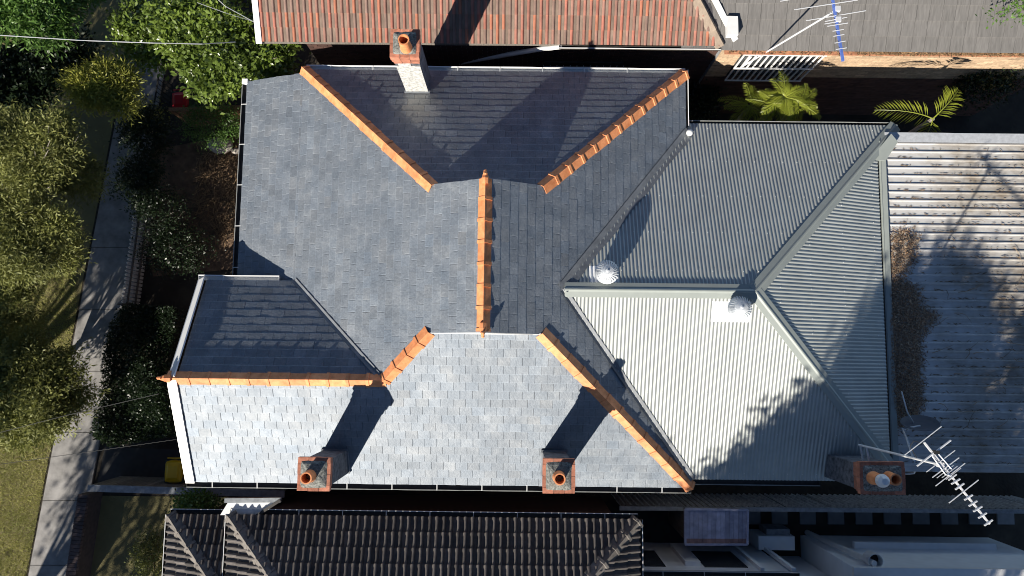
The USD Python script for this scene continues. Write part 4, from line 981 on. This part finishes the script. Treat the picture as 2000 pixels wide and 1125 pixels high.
# bins
def bin_(u, v, w, dp, h, lid, label, rot):
    t = thing('wheelie_bin', label, 'bin'); c = at(u, v, h); ca, sa = math.cos(rot), math.sin(rot)
    R2 = lambda P: np.array([(c[0] + ca * x - sa * y, c[1] + sa * x + ca * y, z) for x, y, z in P])
    def frust(name, x0, x1, y0, y1, z0, z1, tp, matname, par=t):
        k = tp; V = [(x0 * k, y0 * k, z0), (x1 * k, y0 * k, z0), (x1 * k, y1 * k, z0), (x0 * k, y1 * k, z0), (x0, y0, z1), (x1, y0, z1), (x1, y1, z1), (x0, y1, z1)]
        mm = MB(); mm.add(R2(V), [(0, 3, 2, 1), (4, 5, 6, 7), (0, 1, 5, 4), (1, 2, 6, 5), (2, 3, 7, 6), (3, 0, 4, 7)]); return put(name, par, mm, matname)
    w2, d2 = w / 2, dp / 2
    frust('body', -w2 * .95, w2 * .95, -d2 * .95, d2 * .95, .05, h - .07, .82, 'bin_green')
    n = 13; V = []; f = []
    for i in range(n):
        for j in range(n):
            x, y = -1 + 2 * i / (n - 1), -1 + 2 * j / (n - 1); rr = max(abs(x), abs(y)); q = 1 - .10 * (abs(x * y)) ** 2
            z = h - .07 + .065 * (1 - rr ** 4) ** .5 + (.018 if (abs(x) < .62 and abs(y) < .62) else 0) - (.03 if rr > .999 else 0)
            V.append((x * w2 * q, y * d2 * q, z))
    f = [(i * n + j, (i + 1) * n + j, (i + 1) * n + j + 1, i * n + j + 1) for i in range(n - 1) for j in range(n - 1)]
    mm = MB(); mm.add(R2(V), f); ld = put('lid', t, mm, lid, smooth=False)
    mm = MB(); mm.tube(R2([(-w2 * .7, d2 + .05, h - .05), (w2 * .7, d2 + .05, h - .05)]), .016, 8); put('handle', t, mm, lid)
    for s in (-1, 1):
        mm = MB(); mm.tube(R2([(s * w2 * .7, d2 * .8, .1), (s * w2 * .86, d2 * .8, .1)]), .1, 14); put('wheel', t, mm, 'black')
bin_(337, 922, .50, .60, 1.02, 'bin_yellow', 'wheelie bin with yellow lid beside the white barge board at the driveway', .0)
bin_(349, 194, .46, .50, .93, 'bin_red', 'wheelie bin with red lid in shade under the broad leaved tree', .1)

# antennas
def antenna(name, label, mast, boom, elems, z, boommat, rb, extra=None):
    t = thing(name, label, 'antenna'); mm = MB(); mm.tube(mast, .02, 10); put('mast', t, mm, 'aluminium')
    mm = MB(); mm.bar(at(*boom[0], z), at(*boom[1], z), rb, rb); bm = put('boom', t, mm, boommat)
    for (a, b, w) in elems:
        mm = MB(); mm.tube([at(*a, z + .02), at(*b, z + .02)], w, 6); put('element', t, mm, 'aluminium')
    for fn in extra or []: fn(t)
    return t
X = lambda x, y: (1740 + x / 5.114, 820 + y / 5.114)
el = [((140, 350), (505, 65), .007), ((262, 460), (597, 205), .014), ((355, 520), (640, 305), .007), ((415, 575), (680, 378), .008), ((447, 660), (740, 433), .007), ((580, 830), (875, 600), .008),
      ((605, 640), (690, 590), .014), ((645, 695), (730, 635), .014), ((735, 800), (815, 750), .014), ((780, 860), (860, 810), .014), ((825, 915), (910, 865), .014), ((875, 980), (955, 930), .014), ((935, 1055), (1015, 1000), .014),
      ((460, 580), (625, 455), .005), ((510, 578), (665, 462), .005), ((550, 595), (700, 482), .005), ((575, 603), (655, 545), .012)]
el = [(X(*a), X(*b), w) for a, b, w in el]
zan = Z0 - 11.55; mt = at(*X(500, 450), zan)
mb_ = at(1686, 878, 0); kb = Z0 - 14.25
def ex(t):
    for a, b in (((415, 365), (545, 545)), ((470, 335), (605, 490)), ((415, 365), (425, 330)), ((545, 545), (600, 560))):
        mm = MB(); mm.tube([at(*X(*a), zan + .03), at(*X(*b), zan + .03)], .010, 6); put('support_arm', t, mm, 'aluminium')
    mm = MB(); mm.box(tuple(at(*X(415, 340), zan) - [0, 0, .03]), tuple(at(*X(465, 305), zan) + [0, 0, .06])); put('junction_box', t, mm, 'black')
    mm = MB(); mm.bar(mt + [-.05, 0, -.02], mt + [.05, 0, -.02], .07, .06); put('clamp', t, mm, 'aluminium')
    mm = MB(); b = np.array([mt[0], mt[1], kb + .3]); mm.bar(b, (q0[0] + .35, q1[1] - .05, kb + .3), .03, .02); mm.bar(b - [0, 0, .25], (q0[0] + .35, q1[1] - .05, kb + .05), .03, .02); put('bracket', t, mm, 'galv')
    p = at(*X(330, 240), zan); pts = [p, p + [-.02, .02, -.25], p + [.05, -.1, -.5], mt + [0.02, 0, -.7]]; mm = MB(); mm.tube(pts, .006, 5); put('cable', t, mm, 'black')
antenna('tv_antenna', 'silver many armed television antenna on tall mast fixed to the double pot chimney', [np.array([mt[0], mt[1], kb]), np.array([mt[0], mt[1], zan])], (X(330, 225), X(985, 1040)), el, zan, 'aluminium', .028, [ex])
Y_ = lambda x, y: (1400 + x / 6.25, y / 6.25)
el = [((945, 118), (1720, 0), .008), ((1090, 252), (1820, 130), .008), ((1320, 262), (1590, 210), .008), ((1315, 292), (1480, 264), .008), ((1350, 320), (1600, 280), .008), ((1415, 380), (1550, 358), .008), ((1425, 442), (1555, 420), .008), ((1440, 525), (1570, 500), .008), ((1455, 602), (1585, 583), .008), ((775, 14), (1880, -160), .008)]
el = [(Y_(*a), Y_(*b), w) for a, b, w in el]; za2 = 6.3
def ex2(t):
    b = at(1453, 128, 3.55); mm = MB()
    for p in (at(1448, 134, 3.3), at(1470, 108, 3.9), at(1462, 107, 3.6)): mm.tube([b, p], .014, 6)
    put('bracket', t, mm, 'white_paint')
    mm = MB(); c = at(*Y_(1470, 115), za2); mm.box(tuple(c - [.05, .05, .06]), tuple(c + [.05, .05, .05])); put('clamp', t, mm, 'aluminium')
    mm = MB(); c = at(*Y_(1475, 245), za2); mm.box(tuple(c - [.05, .05, .03]), tuple(c + [.05, .05, .05])); put('junction_box', t, mm, 'aluminium')
antenna('tv_antenna', 'blue boomed television antenna on a leaning mast over the flat grey tile roof', [at(1453, 128, 3.55), at(*Y_(1430, 140), za2 - .03)], (Y_(1408, -40), Y_(1540, 745)), el, za2, 'blue_boom', .045, [ex2])
dish = thing('satellite_dish', 'dark grey satellite dish on bent pipe beside the double pot chimney', 'satellite dish')
zd = Z0 - 14.9; c = at(1797, 832, zd); ax = unit([-.15, .93, .35]); mm = MB()
mm.lathe([(.001, 0), (.16, .012), (.28, .04), (.36, .075), (.365, .07), (.28, .03), (.16, .0), (.001, -.012)], c, 28, axis=ax); put('reflector', dish, mm, 'dish_grey', smooth=False)
mm = MB(); mm.tube([c, at(1763, 838, zd + .05), at(1770, 855, zd - .2), at(1790, 915, zd - .5), at(1785, 924, zd - .6), at(1768, 925, zd - .62)], .022, 8); put('pipe', dish, mm, 'galv')
mm = MB(); mm.tube([c - [0, 0, .2], at(1772, 805, zd + .1), at(1761, 765, zd + .25)], .013, 6); put('feed_arm', dish, mm, 'galv')
# overhead wires
def wire(pts, label, r_=.008, mt_='cable', sag=.0):
    mm = MB(); P = []
    for a, b in zip(pts[:-1], pts[1:]):
        for k in range(8):
            q = k / 8; p = a + (b - a) * q; P.append(p - [0, 0, sag * 4 * q * (1 - q)])
    P.append(pts[-1]); mm.tube(P, r_, 5); put('service_wire', None, mm, mt_, label=label, cat='wire')
wire([at(-60, 65, 5.6), at(160, 79, 5.3), at(300, 84, 5.2), at(395, 86, 5.0), at(460, 82, 4.4)], 'pale twisted service wire crossing the trees at the upper left', .010)
wire([at(-60, 860, 5.2), at(126, 812, 5.3), at(310, 769, ZE + .95)], 'dark service wire reaching the white barge board just below its peak', .007, 'black')
wire([at(-60, 915, 5.0), at(170, 883, 4.9), at(345, 858, ZE + .2)], 'thin dark service wire reaching the lower part of the white barge board', .006, 'black')
wire([at(405, -20, 5.0), at(440, 12, 4.8), at(500, 45, 4.4)], 'upper of two grey wires beside the red roof gable', .008)
wire([at(385, 5, 5.0), at(440, 25, 4.8), at(495, 42, 4.3)], 'lower of two grey wires beside the red roof gable', .006)

# ================================================================== vegetation
def leaves(r, cen, rad, n, L, W, flat=.35, out=None, clump=40, spread=.22, up=.5):
    """leaf diamonds in clumps inside an ellipsoid crown"""
    cen, rad = np.asarray(cen, float), np.asarray(rad, float); nc = max(3, n // clump)
    d = r.normal(size=(nc, 3)); d /= np.linalg.norm(d, axis=1, keepdims=True); d[:, 2] = np.where(d[:, 2] < -.25, -d[:, 2], d[:, 2])
    rr = r.uniform(.45, 1.0, (nc, 1)) ** .6; C = cen + d * rad * rr
    idx = r.integers(0, nc, n); P = C[idx] + r.normal(0, spread, (n, 3)) * np.array([1, 1, .7])
    g = (P - cen) / rad; g /= np.linalg.norm(g, axis=1, keepdims=True) + 1e-9
    a = r.normal(size=(n, 3)) + g * 1.0; a[:, 2] -= flat; a /= np.linalg.norm(a, axis=1, keepdims=True)
    b = r.normal(size=(n, 3)) + g * .6 + np.array([0, 0, up]); s = np.cross(a, b); s /= np.linalg.norm(s, axis=1, keepdims=True) + 1e-9
    l = L * r.uniform(.6, 1.3, (n, 1)); w = W * r.uniform(.7, 1.25, (n, 1)); nn = np.cross(s, a)
    V = np.stack([P, P + a * l * .5 + s * w * .5 - nn * w * .15, P + a * l - nn * l * .12, P + a * l * .5 - s * w * .5 - nn * w * .15], 1).reshape(-1, 3)
    q = np.arange(n)[:, None] * 4; F = np.vstack([q + [0, 1, 2], q + [0, 2, 3]])
    return V, F, C
def plant(name, label, cat, base, crowns, matname, bark='bark', trunk_r=.09, group=None, L=.1, W=.05, seed=0, clump=40, spread=.22, up=.5, flat=.35, limbs=14, lumps=11):
    r = np.random.default_rng(seed); t = thing(name, label, cat, group); base = np.asarray(base, float); mm = MB(); C = []
    parts_ = []
    for cen, rad, n in crowns:
        if n < 5000 or lumps < 2: parts_.append((cen, rad, n)); continue
        cen, rad = np.asarray(cen, float), np.asarray(rad, float); parts_.append((cen, rad * .75, int(n * .12)))
        for k in range(lumps):
            g = 2.4 * k + r.uniform(-.4, .4); q = math.sqrt((k + .5) / lumps) * .82
            c_ = cen + rad * np.array([math.cos(g) * q, math.sin(g) * q, r.uniform(-.15, .55) * (1 - .5 * q)])
            parts_.append((c_, rad * r.uniform(.20, .38) * np.array([1, 1, 1.15]), int(n * .88 / lumps)))
    for cen, rad, n in parts_:
        V, F, c = leaves(r, cen, rad, n, L, W, clump=clump, spread=spread, up=up, flat=flat); mm.add(V, F); C.append(c)
    put('crown', t, mm, matname); C = np.vstack(C)
    top = np.mean([c[0] for c in crowns], 0); fork = base + (top - base) * .5
    mm = MB(); mm.tube([base - [0, 0, .1], base + (fork - base) * .5 + r.normal(0, .03, 3), fork], [trunk_r * 1.2, trunk_r, trunk_r * .85], 9); put('trunk', t, mm, bark)
    for k in r.choice(len(C), min(limbs, len(C)), replace=False):
        e = C[k]; mid = fork + (e - fork) * .5 + r.normal(0, .12, 3); mm = MB(); mm.tube([fork, mid, e, e + (e - mid) * .25], [trunk_r * .5, trunk_r * .3, trunk_r * .13, .004], 6); put('limb', t, mm, bark)
    return t
P_ = lambda u, v, z: at(u, v, z)
def crown(u, v, z, ru, rv, rz, n):
    k = (CAM_H - z) / FPX; return (at(u, v, z), (ru * k, rv * k, rz), n)
# street trees
plant('street_tree', 'bright green feathery tree at the upper left corner', 'tree', (*at(40, 60, 0)[:2], 0), [crown(55, 22, 4.4, 100, 60, .8, 15000), crown(-40, -40, 4.2, 120, 90, 1.0, 6000), crown(130, -5, 3.9, 45, 40, .5, 3500)], 'leaf_green', seed=1, L=.15, W=.045, flat=.2, clump=80, spread=.17)
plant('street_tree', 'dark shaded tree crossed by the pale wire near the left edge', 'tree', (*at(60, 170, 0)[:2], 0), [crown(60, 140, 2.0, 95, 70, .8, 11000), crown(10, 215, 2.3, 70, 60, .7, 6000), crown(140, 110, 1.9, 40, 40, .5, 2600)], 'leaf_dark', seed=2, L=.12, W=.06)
plant('street_tree', 'large yellow green fine leaved tree with pale branches at the middle left edge', 'tree', (*at(70, 420, 0)[:2], 0), [crown(60, 290, 4.3, 105, 85, .8, 24000), crown(40, 450, 4.0, 110, 100, .8, 24000), crown(-60, 380, 4.0, 90, 150, .9, 8000), crown(150, 345, 3.2, 52, 36, .4, 4200), crown(110, 480, 3.2, 55, 50, .5, 6000), crown(30, 560, 2.8, 60, 36, .5, 5000)], 'leaf_olive', bark='pale_bark', seed=3, L=.11, W=.03, clump=110, spread=.155, limbs=30)
plant('street_tree', 'rounded green tree overhanging the footpath at the lower left', 'tree', (*at(50, 800, 0)[:2], 0), [crown(55, 740, 2.2, 112, 100, .8, 26000), crown(-30, 700, 2.4, 90, 100, .9, 8000), crown(120, 770, 1.8, 60, 55, .5, 6000), crown(20, 625, 1.6, 66, 34, .5, 3600), crown(40, 840, 1.6, 50, 30, .4, 3000)], 'leaf_olive', seed=4, L=.12, W=.036, clump=110, spread=.15)
plant('golden_shrub', 'orange tipped golden green shrub hanging over the footpath', 'shrub', (*at(205, 195, 0)[:2], 0), [crown(210, 172, 3.6, 70, 54, .5, 13000)], 'leaf_gold', seed=5, L=.12, W=.028, clump=26, spread=.12, flat=-.2, trunk_r=.05)
plant('broad_leaved_tree', 'large glossy tree with yellowing leaves between the footpath and the red roof', 'tree', (*at(400, 110, 0)[:2], 0), [crown(300, 70, 3.2, 62, 66, .7, 5600), crown(400, 60, 3.7, 95, 65, .8, 9000), crown(435, 138, 3.3, 84, 50, .7, 7600), crown(520, 120, 3.3, 64, 48, .6, 5000), crown(440, -40, 3.3, 150, 50, .8, 5000)], 'leaf_glossy', bark='pale_bark', seed=6, L=.125, W=.075, clump=45, spread=.17, up=1.0, limbs=26)
# front garden
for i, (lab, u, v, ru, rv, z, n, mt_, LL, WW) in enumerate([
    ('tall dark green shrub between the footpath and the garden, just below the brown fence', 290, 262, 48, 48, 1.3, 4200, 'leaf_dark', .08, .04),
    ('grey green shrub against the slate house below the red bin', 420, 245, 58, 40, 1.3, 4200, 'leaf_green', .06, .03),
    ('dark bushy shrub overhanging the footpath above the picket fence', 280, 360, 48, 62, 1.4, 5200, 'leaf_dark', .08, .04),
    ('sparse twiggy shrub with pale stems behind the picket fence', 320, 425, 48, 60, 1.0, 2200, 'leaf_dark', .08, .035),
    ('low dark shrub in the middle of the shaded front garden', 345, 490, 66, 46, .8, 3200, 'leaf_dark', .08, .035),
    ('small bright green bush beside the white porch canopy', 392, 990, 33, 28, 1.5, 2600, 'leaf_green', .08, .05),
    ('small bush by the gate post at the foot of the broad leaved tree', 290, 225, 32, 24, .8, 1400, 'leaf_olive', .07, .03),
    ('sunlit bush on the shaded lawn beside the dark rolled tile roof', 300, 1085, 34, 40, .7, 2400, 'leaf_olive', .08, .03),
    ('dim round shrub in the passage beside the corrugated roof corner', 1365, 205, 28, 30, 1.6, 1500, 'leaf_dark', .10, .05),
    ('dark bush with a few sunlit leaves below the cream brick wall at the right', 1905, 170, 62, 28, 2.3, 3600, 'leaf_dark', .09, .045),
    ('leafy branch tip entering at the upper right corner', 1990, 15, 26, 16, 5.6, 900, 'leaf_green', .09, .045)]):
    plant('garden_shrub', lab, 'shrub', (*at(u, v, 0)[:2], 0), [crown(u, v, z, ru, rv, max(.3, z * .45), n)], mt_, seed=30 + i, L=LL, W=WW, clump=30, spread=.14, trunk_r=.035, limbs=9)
# hedge
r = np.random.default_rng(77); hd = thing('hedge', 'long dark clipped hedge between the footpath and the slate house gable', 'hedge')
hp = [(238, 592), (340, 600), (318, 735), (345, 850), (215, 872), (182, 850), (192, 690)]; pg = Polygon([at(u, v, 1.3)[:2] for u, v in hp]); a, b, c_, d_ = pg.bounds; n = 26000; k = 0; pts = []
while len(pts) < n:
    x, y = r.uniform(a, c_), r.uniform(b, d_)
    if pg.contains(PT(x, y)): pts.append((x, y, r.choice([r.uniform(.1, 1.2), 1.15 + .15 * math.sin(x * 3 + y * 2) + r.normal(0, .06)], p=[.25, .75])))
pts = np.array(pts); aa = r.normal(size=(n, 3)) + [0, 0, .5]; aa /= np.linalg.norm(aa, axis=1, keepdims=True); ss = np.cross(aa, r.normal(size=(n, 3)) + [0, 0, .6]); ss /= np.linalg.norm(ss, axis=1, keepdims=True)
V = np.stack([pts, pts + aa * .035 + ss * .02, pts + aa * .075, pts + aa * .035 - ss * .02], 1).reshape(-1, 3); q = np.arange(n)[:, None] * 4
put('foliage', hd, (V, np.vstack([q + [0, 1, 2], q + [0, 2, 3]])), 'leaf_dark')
for s in np.linspace(0, 1, 8):
    p = at(255 - 45 * s, 600 + 250 * s, 0); mm = MB(); mm.tube([(p[0] + .3, p[1], -.05), (p[0] + .32, p[1] + .05, .6), (p[0] + .25, p[1], 1.1)], [.04, .03, .015], 6); put('stem', hd, mm, 'bark')
# palms
def palm(label, base, top, fronds, seed, leaf=.34, group=None):
    r = np.random.default_rng(seed); t = thing('palm', label, 'palm'); base, top = np.asarray(base, float), np.asarray(top, float)
    mm = MB(); mm.tube([base - [0, 0, .05], (base + top) / 2 + [.03, 0, 0], top], [.07, .055, .045], 9); put('trunk', t, mm, 'pale_bark')
    for (az, L, el, dr) in fronds:
        dh = np.array([math.cos(az), math.sin(az), 0]); P = []; n = 14
        for k in range(n + 1):
            q = k / n; P.append(top + dh * L * q * math.cos(el * (1 - .3 * q)) + np.array([0, 0, L * (math.sin(el) * q - dr * q * q)]))
        P = np.array(P); mm = MB(); mm.tube(P, np.linspace(.014, .004, n + 1), 5)
        T = np.gradient(P, axis=0); side = np.cross(dh, [0, 0, 1.0])
        for k in range(17):
            q = .12 + .88 * k / 17; x = q * n; i = min(n - 1, int(x)); p = P[i] + (P[i + 1] - P[i]) * (x - i); tt = unit(T[i])
            ll = leaf * (math.sin(math.pi * min(1, .2 + .75 * q)) ** .7) * r.uniform(.85, 1.1)
            for s in (-1, 1):
                dd = unit(side * s * 1.0 + tt * (.55 + .5 * q) + np.array([0, 0, .25 - .3 * q]) + r.normal(0, .07, 3)); ww = np.cross(dd, [0, 0, 1.0]); ww = unit(ww) * .0085
                e = p + dd * ll - np.array([0, 0, ll * .22]); m_ = p + dd * ll * .5
                mm.add([p, m_ + ww, e, m_ - ww], [(0, 1, 2, 3)])
        put('frond', t, mm, 'leaf_palm')
def fr_(n, L, seed, el=.75, dr=.75):
    r = np.random.default_rng(seed); return [(2 * math.pi * k / n + r.uniform(-.3, .3), L * r.uniform(.55, 1.12), el * r.uniform(.5, 1.4), dr * r.uniform(.7, 1.2)) for k in range(n)]
def pal(label, u, v, z, n, L, s, lf=.3): b = at(u, v, z); palm(label, (b[0], b[1], 0), b, fr_(n, L, s), s, lf)
pal('bright yellow green palm, topmost of the clump beside the corrugated roof', 1532, 190, 4.25, 11, .74, 1, .17)
pal('sunlit palm at the right of the clump beside the corrugated roof', 1560, 206, 4.2, 9, .66, 2, .17)
pal('palm in the middle of the clump beside the corrugated roof', 1512, 208, 4.1, 10, .66, 3, .17)
pal('dim palm at the left of the clump beside the corrugated roof', 1465, 208, 3.8, 10, .72, 4, .18)
b = at(1822, 232, 4.5)
palm('palm with two long arching green fronds beside the patio roof', (b[0], b[1] - .1, 0), b, [(math.radians(168), 1.28, .42, .55), (math.radians(48), 1.0, .5, .5), (math.radians(-100), .6, -.1, .8)], 9, .36)
# garden litter, rocks
r = np.random.default_rng(12); mm = MB()
pgl = Polygon([(385, 300), (468, 290), (468, 420), (430, 480), (380, 400)]); k = 0
while k < 700:
    u, v = r.uniform(370, 475), r.uniform(285, 490)
    if not pgl.contains(PT(u, v)): continue
    p = at(u, v, .03 + r.uniform(0, .05)); g = r.uniform(0, 6.28); L = r.uniform(.06, .4); mm.bar(p, p + np.array([math.cos(g) * L, math.sin(g) * L, r.uniform(-.02, .05)]), .009, .007, tint=np.array((.34, .23, .13)) * r.uniform(.5, 1.5)); k += 1
put('garden_mulch', None, mm, 'straw', label='loose straw and sticks on the sunlit brown soil beside the slate house', cat='mulch', kind='stuff')
for (u, v, s, z, lab) in ((430, 284, .21, .2, 'pale rounded rock in the front garden against the house'), (461, 295, .08, .1, 'small white stone by the gutter of the slate house')):
    s_ = trimesh.creation.icosphere(3, 1.0); V = np.array(s_.vertices); V *= (1 + .25 * (meshkit.fbm(V * 1.3 + u)[:, None] if hasattr(meshkit, 'fbm') else 0)); V = V * [s * 1.5, s, s * .7] + at(u, v, z)
    put('rock', None, (V, s_.faces), 'rock', label=lab, cat='rock')
# grass on the verge
r = np.random.default_rng(6); n = 42000; U, Vv = r.uniform(-30, 150, n), r.uniform(480, 1150, n); keep = U < 55 + (1125 - Vv) * .192 - 3; U, Vv = U[keep], Vv[keep]
Pg = np.array([at(u, v, .012) for u, v in zip(U, Vv)]); n = len(Pg); g = r.uniform(0, 6.28, n); h = r.uniform(.03, .085, n)
lean = np.c_[np.cos(g), np.sin(g), np.zeros(n)] * (h * r.uniform(.3, 1.2, n))[:, None]; sd = np.c_[-np.sin(g), np.cos(g), np.zeros(n)] * .007
V = np.stack([Pg - sd, Pg + sd, Pg + lean + np.c_[np.zeros(n), np.zeros(n), h]], 1).reshape(-1, 3); q = np.arange(n)[:, None] * 3
put('verge_grass', None, (V, q + [0, 1, 2]), 'grass_blade', label='dry yellow green grass on the verge beside the footpath', cat='grass', kind='stuff')

# trees standing just outside the picture, whose shade falls on the metal roofs and the verge
plant('gum_tree', 'tall gum tree beyond the white building', 'tree', (3.5, -14, 0), [((x + .22, y - .22, z), (rx, ry, 1.2), int(n * 1.25)) for x, y, z, rx, ry, n in (
    (-.6, -12.6, 10.4, 1.5, 1.5, 6500), (1.0, -11.0, 10.5, 1.5, 1.5, 9000), (1.9, -10.2, 10.6, 1.3, 1.1, 8000), (2.4, -9.4, 10.6, 1.3, 1.2, 5200), (5.8, -9.4, 10.4, 1.2, .9, 5200), (7.4, -9.6, 10.4, 1.5, 1.1, 6500), (2.6, -12.0, 10.2, 1.9, 1.7, 8000),
    (5.0, -12.2, 10.0, 1.3, 1.2, 1600), (1.6, -14.0, 9.6, 2.4, 1.6, 8000), (4.4, -14.4, 9.4, 2.4, 1.6, 4200), (7.6, -13.2, 9.8, 1.7, 1.6, 2600), (8.0, -15.6, 9.2, 2.2, 1.6, 3000), (-1.8, -14.6, 9.0, 1.6, 1.5, 4600))], 'leaf_gum', bark='pale_bark', trunk_r=.26, lumps=0, seed=50, L=.26, W=.09, clump=30, spread=.34, limbs=30)
for i, (x, y, z, rx, ry, rz, n) in enumerate(((-17.0, -2.6, 5.2, 1.9, 2.4, 1.2, 9000), (-17.3, -5.6, 6.2, 2.2, 2.2, 1.4, 9000), (-14.4, -13.6, 7.0, 2.0, 1.9, 1.4, 6500), (-16.4, -13.3, 5.4, 1.2, 1.4, .9, 1900), (-15.7, -11.0, 5.4, 1.2, 1.2, .8, 2200), (-16.8, 2.6, 4.8, 1.6, 2.2, 1.2, 6000))):
    plant('gum_tree', ['gum tree beyond the left edge opposite the slate house', 'gum tree beyond the lower left edge', 'tall gum tree south of the front lawn', 'thin gum tree at the far end of the footpath', 'slender gum tree beside the footpath beyond the lower left edge', 'gum tree beyond the upper left edge'][i], 'tree', (x, y, 0), [((x, y, z), (rx, ry, rz), n)], 'leaf_gum', bark='pale_bark', trunk_r=.16, lumps=0, seed=60 + i, L=.22, W=.08, clump=30, spread=.32)
